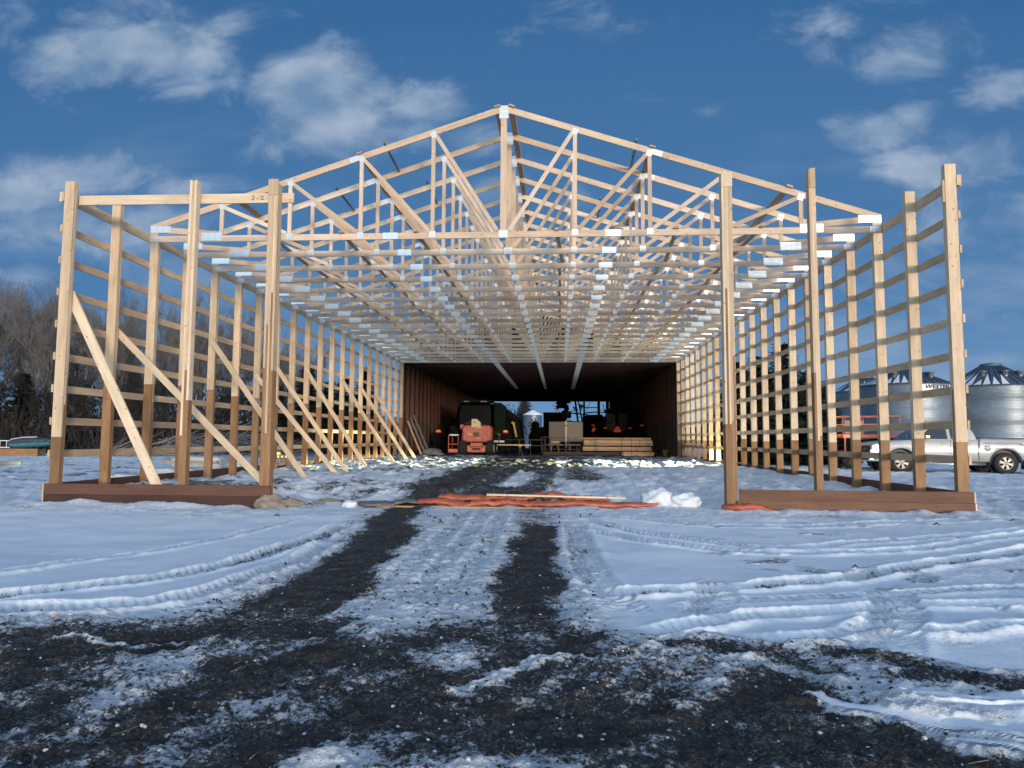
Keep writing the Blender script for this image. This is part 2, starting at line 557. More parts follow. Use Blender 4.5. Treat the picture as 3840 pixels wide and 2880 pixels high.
# ------------------------------------------------------------------ mesh helpers
class MB:
    def __init__(self):
        self.v, self.f, self.mi, self.uv, self.tone, self.sm = [], [], [], [], [], []
        self.mats = []

    def m(self, name):
        if name not in self.mats:
            self.mats.append(name)
        return self.mats.index(name)

    def face(self, idx, mat, uvs=None, tone=1.0, smooth=False):
        self.f.append(idx)
        self.mi.append(self.m(mat))
        self.uv.append(uvs if uvs else [(self.v[i][0] + self.v[i][1], self.v[i][2] + self.v[i][1] * .5) for i in idx])
        self.tone.append(tone)
        self.sm.append(smooth)

    def obox(self, c, ax, ayv, azv, size, mat, tone=None, ends=None):
        ax, ayv, azv, c = Vector(ax), Vector(ayv), Vector(azv), Vector(c)
        h = [q / 2 for q in size]
        base = len(self.v)
        loc = []
        for sx in (-1, 1):
            for sy in (-1, 1):
                for sz in (-1, 1):
                    self.v.append(tuple(c + ax * (sx * h[0]) + ayv * (sy * h[1]) + azv * (sz * h[2])))
                    loc.append((sx * h[0], sy * h[1], sz * h[2]))
        L = max(range(3), key=lambda i: size[i])
        o = [i for i in range(3) if i != L]
        ou, ov = random.uniform(0, 40), random.uniform(0, 40)
        if tone is None:
            tone = random.uniform(0.80, 1.13)
        fs = [((0, 1, 3, 2), 0), ((4, 6, 7, 5), 0), ((0, 4, 5, 1), 1), ((2, 3, 7, 6), 1), ((0, 2, 6, 4), 2), ((1, 5, 7, 3), 2)]
        for q, a in fs:
            if a == L:
                uvs = [(loc[i][o[0]] + ou, loc[i][o[1]] + ov) for i in q]
            else:
                uvs = [(loc[i][L] + ou, loc[i][o[0]] + loc[i][o[1]] * 1.0 + ov + a * .37) for i in q]
            self.face([base + i for i in q], ends if (ends and a == L) else mat, uvs, tone)

    def box(self, a, b, mat, tone=None, ends=None):
        a, b = Vector(a), Vector(b)
        self.obox((a + b) / 2, (1, 0, 0), (0, 1, 0), (0, 0, 1), [abs(b[i] - a[i]) for i in range(3)], mat, tone, ends)

    def bar(self, p0, p1, w, t, mat, side=(0, 1, 0), tone=None, ends=None):
        """board from p0 to p1; thickness t along `side`, width w across"""
        p0, p1 = Vector(p0), Vector(p1)
        d = (p1 - p0)
        ln = d.length
        d.normalize()
        s = Vector(side)
        s = (s - d * s.dot(d)).normalized()
        u = d.cross(s)
        self.obox((p0 + p1) / 2, d, s, u, (ln, t, w), mat, tone, ends)

    def tube(self, pts, rad, mat, n=8, cap=True, smooth=True, tone=1.0):
        pts = [Vector(p) for p in pts]
        if isinstance(rad, (int, float)):
            rad = [rad] * len(pts)
        rings = []
        prev = None
        for i, p in enumerate(pts):
            d = (pts[min(i + 1, len(pts) - 1)] - pts[max(i - 1, 0)])
            if d.length < 1e-9:
                d = Vector((0, 0, 1))
            d.normalize()
            a = Vector((0, 0, 1)) if abs(d.z) < 0.95 else Vector((1, 0, 0))
            u = d.cross(a).normalized()
            if prev is not None and u.dot(prev) < 0 and n > 4:
                pass
            w = d.cross(u)
            b = len(self.v)
            for k in range(n):
                t = 2 * math.pi * k / n
                self.v.append(tuple(p + u * (math.cos(t) * rad[i]) + w * (math.sin(t) * rad[i])))
            rings.append(b)
        ln = 0
        for i in range(len(pts) - 1):
            l2 = ln + (pts[i + 1] - pts[i]).length
            for k in range(n):
                k2 = (k + 1) % n
                self.face([rings[i] + k, rings[i] + k2, rings[i + 1] + k2, rings[i + 1] + k], mat,
                          [(ln, k / n), (ln, (k + 1) / n), (l2, (k + 1) / n), (l2, k / n)], tone, smooth)
            ln = l2
        if cap:
            self.face([rings[0] + k for k in range(n)][::-1], mat)
            self.face([rings[-1] + k for k in range(n)], mat)

    def lathe(self, prof, mat, n=24, c=(0, 0, 0), axis='Z', smooth=True, a0=0, a1=2 * math.pi):
        """prof list of (r, h)"""
        full = abs(a1 - a0 - 2 * math.pi) < 1e-6
        cnt = n if full else n + 1
        base = len(self.v)
        for (r, h) in prof:
            for k in range(cnt):
                t = a0 + (a1 - a0) * k / n
                x, y = r * math.cos(t), r * math.sin(t)
                if axis == 'Z':
                    p = (x, y, h)
                elif axis == 'Y':
                    p = (x, h, y)
                else:
                    p = (h, x, y)
                self.v.append((p[0] + c[0], p[1] + c[1], p[2] + c[2]))
        for i in range(len(prof) - 1):
            for k in range(n):
                k2 = (k + 1) % cnt if full else k + 1
                self.face([base + i * cnt + k, base + i * cnt + k2, base + (i + 1) * cnt + k2, base + (i + 1) * cnt + k], mat,
                          [(k, i), (k + 1, i), (k + 1, i + 1), (k, i + 1)], 1, smooth)

    def prism(self, poly, y0, y1, mat, axis='Y', smooth=False, y0s=None):
        """extrude polygon [(a,b)] ; axis Y -> (a, y, b); X -> (x, a, b); Z -> (a, b, z)"""
        def P3(a, b, y):
            return (a, y, b) if axis == 'Y' else ((y, a, b) if axis == 'X' else (a, b, y))
        nn_ = len(poly)
        base = len(self.v)
        for a, b_ in poly:
            self.v.append(P3(a, b_, y0))
        for a, b_ in poly:
            self.v.append(P3(a, b_, y1))
        self.face([base + i for i in range(nn_)], mat)
        self.face([base + nn_ + i for i in range(nn_)][::-1], mat)
        for i in range(nn_):
            j = (i + 1) % nn_
            self.face([base + i, base + nn_ + i, base + nn_ + j, base + j], mat, None, 1, smooth)

    def loft(self, rings, mat, closed=True, caps=True, smooth=True):
        base = len(self.v)
        k = len(rings[0])
        for r in rings:
            for p in r:
                self.v.append(tuple(p))
        for i in range(len(rings) - 1):
            for a in range(k if closed else k - 1):
                b_ = (a + 1) % k
                self.face([base + i * k + a, base + i * k + b_, base + (i + 1) * k + b_, base + (i + 1) * k + a], mat, None, 1, smooth)
        if caps:
            self.face([base + a for a in range(k)][::-1], mat)
            self.face([base + (len(rings) - 1) * k + a for a in range(k)], mat)

    def quad(self, pts, mat, tone=1.0, uvs=None):
        b_ = len(self.v)
        for p in pts:
            self.v.append(tuple(p))
        self.face([b_ + i for i in range(len(pts))], mat, uvs, tone)

    def build(self, name, parent=None, bevel=0, normals=True):
        me = bpy.data.meshes.new(name)
        me.from_pydata(self.v, [], self.f)
        for q in self.mats:
            me.materials.append(MATS[q])
        me.polygons.foreach_set('material_index', self.mi)
        me.polygons.foreach_set('use_smooth', self.sm)
        ul = me.uv_layers.new(name='UVMap')
        flat = [x for u in self.uv for p in u for x in p]
        ul.data.foreach_set('uv', flat)
        at_ = me.attributes.new('tone', 'FLOAT', 'FACE')
        at_.data.foreach_set('value', self.tone)
        me.update()
        if normals:
            bm = bmesh.new()
            bm.from_mesh(me)
            bmesh.ops.recalc_face_normals(bm, faces=bm.faces)
            bm.to_mesh(me)
            bm.free()
        o = bpy.data.objects.new(name, me)
        col.objects.link(o)
        if parent:
            o.parent = parent
        if bevel:
            md = o.modifiers.new('bevel', 'BEVEL')
            md.width = bevel
            md.segments = 2
            md.limit_method = 'ANGLE'
            md.angle_limit = R(40)
        return o


def tag(o, label, cat, group=None):
    o['label'] = label
    o['category'] = cat
    if group:
        o['group'] = group
    return o


def thing(name, label, cat, loc=(0, 0, 0), rz=0.0, group=None):
    o = bpy.data.objects.new(name, None)
    o.empty_display_size = 0.3
    o.location = loc
    o.rotation_euler = (0, 0, rz)
    col.objects.link(o)
    return tag(o, label, cat, group)


def dup_tree(o, parent=None):
    c = o.copy()
    col.objects.link(c)
    c.parent = parent
    for ch in list(o.children):
        dup_tree(ch, c)
    return c


# ------------------------------------------------------------------ ground (one sheet, finer near the viewer)
def hash2(ix, iy, s):
    q = (ix.astype(np.int64) * 374761393 + iy.astype(np.int64) * 668265263 + s * 974634221) & 0x7fffffff
    q = ((q ^ (q >> 13)) * 1274126177) & 0x7fffffff
    return ((q ^ (q >> 16)) & 0xffff) / 65535.0


def vnoise(x, y, s=0):
    ix, iy = np.floor(x), np.floor(y)
    fx, fy = x - ix, y - iy
    fx = fx * fx * (3 - 2 * fx)
    fy = fy * fy * (3 - 2 * fy)
    a, b_ = hash2(ix, iy, s), hash2(ix + 1, iy, s)
    c, d = hash2(ix, iy + 1, s), hash2(ix + 1, iy + 1, s)
    return (a * (1 - fx) + b_ * fx) * (1 - fy) + (c * (1 - fx) + d * fx) * fy


def fbm(x, y, o=4, s=0):
    t, a, f = 0, 0.5, 1.0
    for i in range(o):
        t = t + a * vnoise(x * f, y * f, s + i * 17)
        a *= 0.5
        f *= 2.03
    return t / (1 - 0.5 ** o)


def sstep(a, b_, x):
    t = np.clip((x - a) / (b_ - a), 0, 1)
    return t * t * (3 - 2 * t)


def base_h(x, y):
    ins = (1 - sstep(7.9, 9.5, np.abs(x)))
    z = ins * (0.17 * sstep(0.0, 2.6, y) + 0.08 * sstep(6, 26, y))
    return z


def line_dist(x, y, pts):
    """distance, side and arc length to a polyline"""
    best = np.full(x.shape, 1e9)
    arc = np.zeros(x.shape)
    side = np.zeros(x.shape)
    acc_ = 0
    for (x0, y0), (x1, y1) in zip(pts[:-1], pts[1:]):
        dx, dy = x1 - x0, y1 - y0
        L2 = dx * dx + dy * dy
        L = math.sqrt(L2)
        t = np.clip(((x - x0) * dx + (y - y0) * dy) / L2, 0, 1)
        ex, ey = x - (x0 + t * dx), y - (y0 + t * dy)
        d = np.sqrt(ex * ex + ey * ey)
        cr_ = (dx * (y - y0) - dy * (x - x0)) / L
        mk = d < best
        best = np.where(mk, d, best)
        arc = np.where(mk, acc_ + t * L, arc)
        side = np.where(mk, cr_, side)
        acc_ += L
    return best, arc, side


def smooth_line(pts, n=4):
    """Catmull-Rom resample"""
    p = [np.array(q, float) for q in pts]
    p = [2 * p[0] - p[1]] + p + [2 * p[-1] - p[-2]]
    out = []
    for i in range(1, len(p) - 2):
        for k in range(n):
            t = k / n
            out.append(tuple(0.5 * ((2 * p[i]) + (-p[i - 1] + p[i + 1]) * t + (2 * p[i - 1] - 5 * p[i] + 4 * p[i + 1] - p[i + 2]) * t * t + (-p[i - 1] + 3 * p[i] - 3 * p[i + 1] + p[i + 2]) * t ** 3)))
    out.append(tuple(p[-2]))
    return out


def make_ground():
    ds = list(-np.geomspace(4000, 1.5, 40)) + list(np.linspace(-1.0, 1.2, 10))
    d = 1.3
    while d < 14:
        ds.append(d)
        d += max(0.0085, d * d * 0.00055)
    while d < 6000:
        ds.append(d)
        d += d * d * 0.00026 if d < 60 else d * 0.08
    ds = np.array(ds)
    tf = np.arange(-0.86, 0.8601, 0.0024)
    tl = -np.geomspace(0.88, 40, 34)[::-1]
    tr = np.geomspace(0.88, 40, 34)
    ts = np.concatenate([tl, tf, tr])
    wd = np.maximum(np.abs(ds), 2.2)
    X = CAM.x + wd[:, None] * ts[None, :] - 0.03 * np.maximum(ds, 0)[:, None]
    Y = CAM.y + ds[:, None] + 0 * ts[None, :]
    nr, nc = X.shape
    x, y = X.ravel(), Y.ravel()
    near = sstep(60, 25, np.hypot(x, y))
    z = base_h(x, y) + near * (0.10 * (fbm(x * .25, y * .25, 3, 3) - .5) + 0.04 * (fbm(x * 1.3, y * 1.3, 3, 5) - .5))
    z += (1 - near) * 0.8 * (fbm(x * .02, y * .02, 3, 9) - .5) * sstep(60, 200, np.hypot(x, y))
    # ---- soil cover (0 snow .. 1 bare) and churn (roughness of the surface)
    hdet = sstep(16, 9, np.hypot(x - CAM.x, y - CAM.y))
    wx = x + 0.35 * (fbm(x * 1.7, y * 1.7, 4, 21) - .5) + hdet * 0.10 * (fbm(x * 7, y * 7, 3, 22) - .5)
    wy = y + 0.60 * (fbm(x * 1.7, y * 1.7, 4, 31) - .5) + hdet * 0.15 * (fbm(x * 7, y * 7, 3, 32) - .5)
    soil = np.zeros(x.shape)
    churn = np.zeros(x.shape) + 0.02

    def band(pts, half, soft, val, mode='max'):
        nonlocal soil
        dd, a, s_ = line_dist(wx, wy, smooth_line(pts))
        q = val * (1 - sstep(half - soft, half + soft, dd))
        soil = np.maximum(soil, q) if mode == 'max' else soil * (1 - q)
        return dd, a

    # the two wheel ways from the foreground to the shed
    near_soft = 0.20
    LW = [(-1.75, 26), (-1.62, 15), (-1.5, 7.7), (-1.40, 1.7), (-1.34, -1.0), (-0.92, -3.9), (-0.75, -5.7), (-0.68, -6.8), (-0.9, -8), (-1.4, -9.2), (-2.4, -10.6)]
    RW = [(0.98, -2.6), (0.97, -5.8), (0.95, -7.2), (1.0, -8.5), (0.7, -10), (0.2, -11)]
    band(LW, 0.37, 0.22, 0.95)
    band(LW, 0.62, 0.40, 0.42)
    band(RW, 0.31, 0.22, 0.95)
    band([(0.75, 26), (0.90, 14), (0.85, 8.1), (0.75, 2.0)], 0.42, 0.32, 0.72)
    band([(0.75, .8), (0.95, -2.9)], 0.42, 0.36, 0.53)
    band(RW, 0.55, 0.40, 0.47)
    # trampled middle between them
    band([(-0.35, 26), (-0.35, 2)], 1.6, 0.8, 0.76)
    band([(1.9, 26), (2.1, 14), (2.0, 6)], 0.9, 0.7, 0.70)
    band([(-1.5, 27), (-1.55, 3)], 0.75, 0.4, 0.82)
    band([(0.3, 10), (0.1, 4)], 0.28, 0.3, 0.75, 'cut')
    band([(2.6, 13), (3.0, 7), (3.2, 4)], 0.4, 0.4, 0.8, 'cut')
    band([(0.05, -0.6), (0.15, -4), (0.2, -7)], 0.7, 0.4, 0.33)
    # bare foreground with dusted streaks running the way the wheels went
    edge = np.interp(wx, [-9, -4.5, -2.6, -2.1, -1.4, -1.0, 0.6, 1.3, 1.9, 2.4, 3.0, 3.6, 6, 9], [-8.6, -8.4, -8.15, -7.95, -7.9, -7.5, -7.6, -7.9, -8.5, -8.45, -9.2, -9.5, -9.7, -9.8])
    su_, sv_ = x * .50 + y * .86, x * .86 - y * .50
    streak = fbm(su_ * 0.9, sv_ * 3.6, 4, 43)
    blotch = fbm(x * 1.5, y * 1.9, 4, 41)
    fgm = sstep(0.65, -0.45, wy - edge)
    fg = fgm * np.clip(0.74 + 0.95 * (streak - .5) + 0.75 * (blotch - .5), 0.30, 0.95)
    soil = np.maximum(soil * (1 - 0.25 * fgm), np.clip(fg, 0, 1))
    band([(1.95, -8.25), (2.35, -8.35), (2.7, -8.6)], 0.20, 0.18, 0.70)
    band([(2.95, -8.4), (3.3, -8.52), (3.7, -8.75), (4.4, -8.9)], 0.18, 0.15, 0.76)
    band([(2.2, -9.35), (2.7, -9.62), (3.4, -9.8)], 0.18, 0.16, 0.85)
    band([(0.2, -9.5), (1.0, -9.35), (1.7, -9.3), (2.2, -9.5)], 0.30, 0.25, 0.84)
    band([(1.55, -8.95), (2.0, -8.9), (2.45, -9.0)], 0.25, 0.22, 0.5)
    # snow remains on the bare ground
    band([(-0.76, -10.1), (-0.75, -9.56), (-0.86, -9.04), (-0.95, -8.5)], 0.10, 0.12, 0.45, 'cut')
    band([(0.70, -9.09), (0.85, -8.96), (1.03, -8.78), (1.32, -8.56)], 0.06, 0.06, 0.72, 'cut')
    band([(0.3, -9.75), (0.75, -9.9), (1.2, -9.75)], 0.12, 0.12, 0.45, 'cut')
    band([(0.0, -7.3), (0.15, -8.0)], 0.22, 0.2, 0.5, 'cut')
    band([(2.55, -9.05), (2.9, -9.12), (3.6, -9.06)], 0.09, 0.06, 0.95, 'cut')
    band([(2.95, -9.33), (3.25, -9.5), (3.8, -9.55)], 0.10, 0.07, 0.95, 'cut')
    band([(-1.85, -8.45), (-1.45, -8.4), (-1.15, -8.2)], 0.04, 0.05, 0.6, 'cut')
    # scattered bare specks elsewhere
    sp_ = fbm(x * 1.5, y * 2.2, 4, 55)
    inside = (1 - sstep(7.6, 8.4, np.abs(x))) * sstep(0.2, 1.5, y) * (1 - sstep(60, 70, y))
    soil = np.maximum(soil, inside * (0.60 * sstep(0.42, 0.72, sp_)) * (0.45 + 0.55 * sstep(1, -3, x)))
    soil = np.maximum(soil, inside * 0.58 * sstep(10, 27, y) * (0.5 + sp_))
    soil = np.maximum(soil, inside * sstep(27.9, 28.8, y + .8 * (sp_ - .5)) * 0.98)
    out_l = sstep(-9, -11, x) * sstep(2, 6, y) * (1 - sstep(30, 40, y))
    soil = np.maximum(soil, out_l * 0.62 * sstep(0.60, 0.74, fbm(x * .5, y * .9, 4, 57)))
    yard = sstep(-2.3, -0.8, y) * (1 - sstep(0, 1, inside))
    soil = np.maximum(soil, yard * 0.52 * sstep(0.57, 0.80, fbm(x * 1.1, y * 2.0, 4, 58)))
    rightyard = sstep(2.4, 3.4, x) * sstep(-1.2, -2.0, y) * sstep(-8.5, -7.5, y)
    soil = np.maximum(soil, rightyard * 0.42 * sstep(0.6, 0.8, fbm(x * 2, y * 3, 3, 59)))
    churn = np.maximum(churn, sstep(0.05, 0.35, soil))
    churn = np.maximum(churn, 0.75 * inside)
    churn = np.maximum(churn, 0.75 * sstep(-2.2, -1.0, y))
    churn = np.maximum(churn, 0.8 * sstep(3.6, 5.2, x) * sstep(-1.5, -2.6, y) * 0.4)
    churn = np.maximum(churn, 0.75 * sstep(1.5, 1.2, np.abs(x - 0.0)) * sstep(-9, -8, y))

    # ---- tyre tracks pressed in the snow: rut with thrown-up lips and tread bars
    def track(pts, half=0.13, depth=0.05, lip=0.05, period=0.10, tread=0.014, soilv=0.0, flat=False, lipw=0.05):
        nonlocal z, soil, churn
        pl = smooth_line(pts)
        px = np.array(pl)
        mk = (x > px[:, 0].min() - 1) & (x < px[:, 0].max() + 1) & (y > px[:, 1].min() - 1) & (y < px[:, 1].max() + 1)
        if not mk.any():
            return
        xs, ys = x[mk], y[mk]
        jx = xs + 0.05 * (fbm(xs * 5, ys * 5, 3, 71) - .5)
        jy = ys + 0.05 * (fbm(xs * 5, ys * 5, 3, 72) - .5)
        dd, a, s_ = line_dist(jx, jy, pl)
        tot = sum(math.hypot(pl[i + 1][0] - pl[i][0], pl[i + 1][1] - pl[i][1]) for i in range(len(pl) - 1))
        endf = sstep(0, 0.35, a) * sstep(0, 0.35, tot - a)
        core = (1 - sstep(half - .02, half + .02, dd)) * endf
        bars = np.cos(2 * math.pi * (a / period + np.abs(s_) / period * 0.7))
        lipm = np.exp(-((dd - half - lipw * .8) / lipw) ** 2) * endf * (0.65 + 0.7 * (vnoise(xs * 4, ys * 4, 77) - .3))
        scal = (1 + 0.07 * np.cos(2 * math.pi * a / period)) * (0.55 + 0.9 * fbm(xs * 7, ys * 7, 3, 79))
        zz = z[mk]
        zz = zz - core * depth + core * tread * bars * hdet[mk] + lipm * lip * 0.55 * scal
        z[mk] = zz
        churn[mk] = np.maximum(churn[mk], 0.55 * core)
        soil[mk] = np.maximum(soil[mk] * (1 - 0.8 * np.clip(lipm, 0, 1)), core * soilv * (0.4 + 1.2 * fbm(xs * 3, ys * 3, 3, 73)))

    track([(-4.4, -7.6), (-3.7, -6.5), (-3.5, -5.89), (-3.16, -5.14), (-2.95, -4.23), (-2.82, -3.1), (-2.7, -1.9)], 0.07, 0.03, 0.055, 0.12, 0.01, 0.12, lipw=0.05)
    track([(-4.4, -8.3), (-3.05, -7.42), (-2.70, -7.1), (-2.3, -6.7), (-2.02, -6.1), (-1.85, -5.2), (-1.75, -4.2), (-1.75, -2.5)], 0.15, 0.05, 0.055, 0.10, 0.016, 0.42, lipw=0.045)
    track([(-3.4, -7.62), (-2.74, -7.73), (-2.27, -7.7), (-1.9, -7.55), (-1.6, -7.2), (-1.44, -6.4), (-1.38, -5.4), (-1.45, -4.2)], 0.12, 0.05, 0.05, 0.09, 0.016, 0.30, lipw=0.05)
    track([(1.55, -2.9), (2.28, -3.95), (2.97, -4.46), (3.66, -4.64), (4.4, -4.56), (5.29, -4.22), (6.87, -3.1), (9, -1.6)], 0.10, 0.045, 0.055, 0.10, 0.013, 0.35)
    track([(1.55, -1.7), (2.11, -2.9), (2.62, -3.5), (3.12, -4.0), (3.76, -4.28), (4.58, -3.9), (7.09, -2.6), (9, -1.2)], 0.10, 0.04, 0.05, 0.10, 0.012, 0.25)
    track([(1.6, -0.9), (2.3, -1.6), (3.3, -2.2), (4.6, -2.1), (6.5, -1.4), (9, -0.6)], 0.12, 0.04, 0.05, 0.12, 0.012, 0.3)
    track([(1.5, -6.85), (1.85, -6.84), (2.36, -6.62), (2.86, -6.42), (3.46, -6.10), (3.96, -5.84), (4.86, -5.27), (6.2, -4.4), (8, -3.3)], 0.13, 0.05, 0.06, 0.11, 0.015, 0.46)
    track([(2.0, -7.35), (2.6, -7.0), (3.1, -6.85), (3.6, -6.66), (4.2, -6.5), (4.9, -6.35), (6, -6.1)], 0.06, 0.02, 0.03, 0.10, 0.012, 0.1)
    track([(1.75, -7.95), (2.15, -7.75), (2.68, -7.45), (3.22, -7.30), (3.6, -7.1), (3.95, -7.05), (4.38, -6.94), (5.2, -6.85), (6.5, -6.6)], 0.09, 0.045, 0.06, 0.085, 0.016, 0.1)
    track([(2.3, -8.0), (2.66, -8.04), (3.0, -7.87), (3.3, -7.65), (3.7, -7.82), (4.4, -7.5), (5.6, -7.0)], 0.05, 0.03, 0.06, 0.10, 0.012, 0.1, lipw=0.06)
    # cross marks of lugged tyres
    track([(2.75, -6.1), (2.55, -6.5), (2.42, -7.0), (2.16, -7.7)], 0.16, 0.02, 0.018, 0.075, 0.016, 0.1)
    track([(4.0, -6.3), (3.85, -6.7), (3.61, -7.33), (3.3, -7.9), (3.1, -8.3)], 0.17, 0.025, 0.02, 0.075, 0.018, 0.12)
    track([(1.45, -2.2), (1.48, -4), (1.52, -5.6), (1.62, -6.8), (1.8, -7.6)], 0.16, 0.02, 0.015, 0.085, 0.014, 0.15)
    for ox in (-0.28, 0.02, 0.30):
        track([(ox, -0.7), (ox + .05, -2.5), (ox + .1, -4.5), (ox + .1, -6.6)], 0.12, 0.012, 0.01, 0.10, 0.012, 0.2)
    track([(2.55, -9.0), (2.9, -9.07), (3.6, -9.0), (4.4, -8.9)], 0.02, -0.02, 0.05, 0.2, 0.0, 0, lipw=0.07)
    track([(2.85, -9.32), (3.2, -9.46), (3.8, -9.52)], 0.02, -0.02, 0.05, 0.2, 0.0, 0, lipw=0.07)
    # lumps where the surface is churned
    lump = (fbm(x * 9, y * 9, 4, 81) - .5) * 0.060 + (fbm(x * 24, y * 24, 3, 82) - .5) * 0.030
    z += lump * churn * near * hdet + ((fbm(x * 2.6, y * 1.7, 4, 84) - .5) * 0.30 + (fbm(x * 7, y * 4.5, 3, 85) - .5) * 0.12) * churn * near * (1 - 0.8 * hdet) * sstep(70, 40, y) * (0.55 + 0.45 * inside)
    z -= 0.016 * sstep(0.3, 0.8, soil) * near
    # snow drift against the skirt boards and the door posts
    drift = np.exp(-((y + 0.22) / 0.28) ** 2) * sstep(3.7, 4.2, np.abs(x)) * (1 - sstep(8.3, 8.9, np.abs(x)))
    z += drift * (0.02 + 0.10 * (fbm(x * 1.6, y * .1, 3, 91) - .35))
    soil *= (1 - 0.6 * np.clip(drift, 0, 1))
    dr2 = np.exp(-((np.abs(x) - 7.7) / 0.5) ** 2) * sstep(0.8, 3, y) * (1 - sstep(27, 28.5, y))
    z += dr2 * 0.16 * (fbm(x * .7, y * .7, 3, 92) - .3)
    me = bpy.data.meshes.new('ground')
    nv = nr * nc
    me.vertices.add(nv)
    me.vertices.foreach_set('co', np.stack([x, y, z], 1).ravel())
    idx = np.arange(nv).reshape(nr, nc)
    q = np.stack([idx[:-1, :-1], idx[:-1, 1:], idx[1:, 1:], idx[1:, :-1]], -1).reshape(-1, 4)
    nf = len(q)
    me.loops.add(nf * 4)
    me.loops.foreach_set('vertex_index', q.ravel())
    me.polygons.add(nf)
    me.polygons.foreach_set('loop_start', np.arange(nf) * 4)
    me.polygons.foreach_set('loop_total', np.full(nf, 4))
    me.polygons.foreach_set('use_smooth', np.ones(nf, bool))
    me.update(calc_edges=True)
    for nm, arr in (('soil', soil), ('churn', churn)):
        a_ = me.attributes.new(nm, 'FLOAT', 'POINT')
        a_.data.foreach_set('value', arr.astype(np.float32))
    me.materials.append(MATS['snow_and_soil'])
    o = bpy.data.objects.new('ground', me)
    o['kind'] = 'structure'
    col.objects.link(o)

    def height(px_, py_):
        i = int(np.clip(np.searchsorted(ds, py_ - CAM.y), 1, nr - 1))
        row = X[i]
        j = int(np.clip(np.searchsorted(row, px_), 1, nc - 1))
        return float(z.reshape(nr, nc)[i, j]), float(soil.reshape(nr, nc)[i, j])
    return height


gh = make_ground()


def gz_(x, y):
    return gh(x, y)[0]


# ------------------------------------------------------------------ barn frame
S = 1.4282            # post spacing
HW = 8.183            # half width to the outside of the posts
HEEL = 5.70
barn = thing('barn_frame', 'new pale timber barn frame with open roof trusses standing on the snow', 'barn frame')


def laminated(mb, x0, x1, y0, y1, zb, zt, plies, along, breaks):
    """post of several plies; lower ends of treated brown lumber"""
    for i in range(plies):
        if along == 'x':
            a, b_ = x0 + (x1 - x0) * i / plies, x0 + (x1 - x0) * (i + 1) / plies
            bx = (a + 0.0006, b_ - 0.0006, y0 + random.uniform(0, .003), y1)
        else:
            a, b_ = y0 + (y1 - y0) * i / plies, y0 + (y1 - y0) * (i + 1) / plies
            bx = (x0 + random.uniform(0, .003), x1 - random.uniform(0, .003), a + 0.0006, b_ - 0.0006)
        zbk = breaks[i % len(breaks)]
        mb.box((bx[0], bx[2], zb), (bx[1], bx[3], zbk - .001), 'treated')
        if isinstance(zt, (list, tuple)):
            top = zt[i % len(zt)]
        else:
            top = zt
        mb.box((bx[0], bx[2], zbk + .001), (bx[1], bx[3], top), 'pine')


def wall_post(side, k):
    y = k * S
    mb = MB()
    if side < 0:
        x0, x1 = -HW, -HW + .19
    else:
        x0, x1 = HW - .19, HW
    top = 6.085 if k == 0 else (6.10 if k == 1 else HEEL - 0.002)
    bk = 1.22 + random.uniform(-.04, .06) if (side > 0 or k == 0) else 2.44 + random.uniform(-.04, .06)
    bks = [bk, bk + random.choice((.6, -.4, .9)), bk + random.choice((.0, 1.1))]
    laminated(mb, x0, x1, y, y + .114, -.25, top, 3, 'y', bks)
    return mb.build('wall_post', barn)


for k in range(21):
    wall_post(-1, k)
    wall_post(1, k)

for (x0, x1, dep, top, pl, bks) in ((-5.714, -5.573, .14, [6.06, 6.04, 6.06], 3, [1.25, 2.46, 1.9]),
                                    (-4.185, -4.0, .19, [6.03, 6.06, 6.0, 5.98, 5.98], 5, [2.5, 3.3, 1.3, 3.9, 2.45]),
                                    (4.134, 4.32, .19, [6.0, 6.02, 6.0, 6.02, 6.0], 5, [1.5, 3.9, 1.5, 1.55, 2.7]),
                                    (5.659, 5.775, .14, [6.04, 6.05, 6.05], 3, [2.4, 1.22, 1.3])):
    mb = MB()
    laminated(mb, x0, x1, 0, dep, -.2, top, pl, 'x', bks)
    o = mb.build('door_post' if abs(x0) < 4.5 else 'wall_post', barn)

# short filler blocks at the post tops
for q in ((-4.188, -3.997, 5.745, 6.045), (4.131, 4.322, 5.745, 6.015), (5.675, 5.772, 5.70, 6.055)):
    mb = MB()
    mb.box((q[0], -0.012, q[2]), (q[1], -0.001, q[3]), 'pine')
    mb.build('filler_block', barn)
mb = MB()
mb.box((HW - .19 - .045, 0.01, 5.40), (HW - .192, .05, 5.80), 'pine')
mb.build('blocking', barn)

# girts: two walls
for sd in (-1, 1):
    for k in range(9):
        zc = 0.9 + 0.61 * k
        hh = .07 if k < 8 else .092
        if k == 8:
            zc = 5.79
        mb = MB()
        y = -0.015
        first = True
        while y < 28.6:
            ln = random.choice((2, 3, 4)) * S
            y2 = min(28.66, y + ln)
            x0, x1 = (-HW - .040, -HW - .002) if sd < 0 else (HW + .002, HW + .040)
            mb.box((x0, y + .001, zc - hh), (x1, y2 - .001, zc + hh), 'pine', random.uniform(.74, 1.02))
            if first and k == 8 and sd < 0:
                mb.box((x0 - .07, .02, zc - hh), (x0 - .001, .06, zc + hh), 'pine')
            if first and k == 8 and sd > 0:
                mb.box((x1 + .001, -.01, zc - hh - .01), (x1 + .04, .30, zc + hh), 'pine')
            first = False
            y = y2
        mb.build('girt' if k < 8 else 'eave_ledger', barn)

# front header on the left
mb = MB()
mb.bar((-8.32, .212, 5.775), (-3.78, .212, 5.755), .184, .038, 'pine', tone=1.08)
mb.build('door_header', barn)

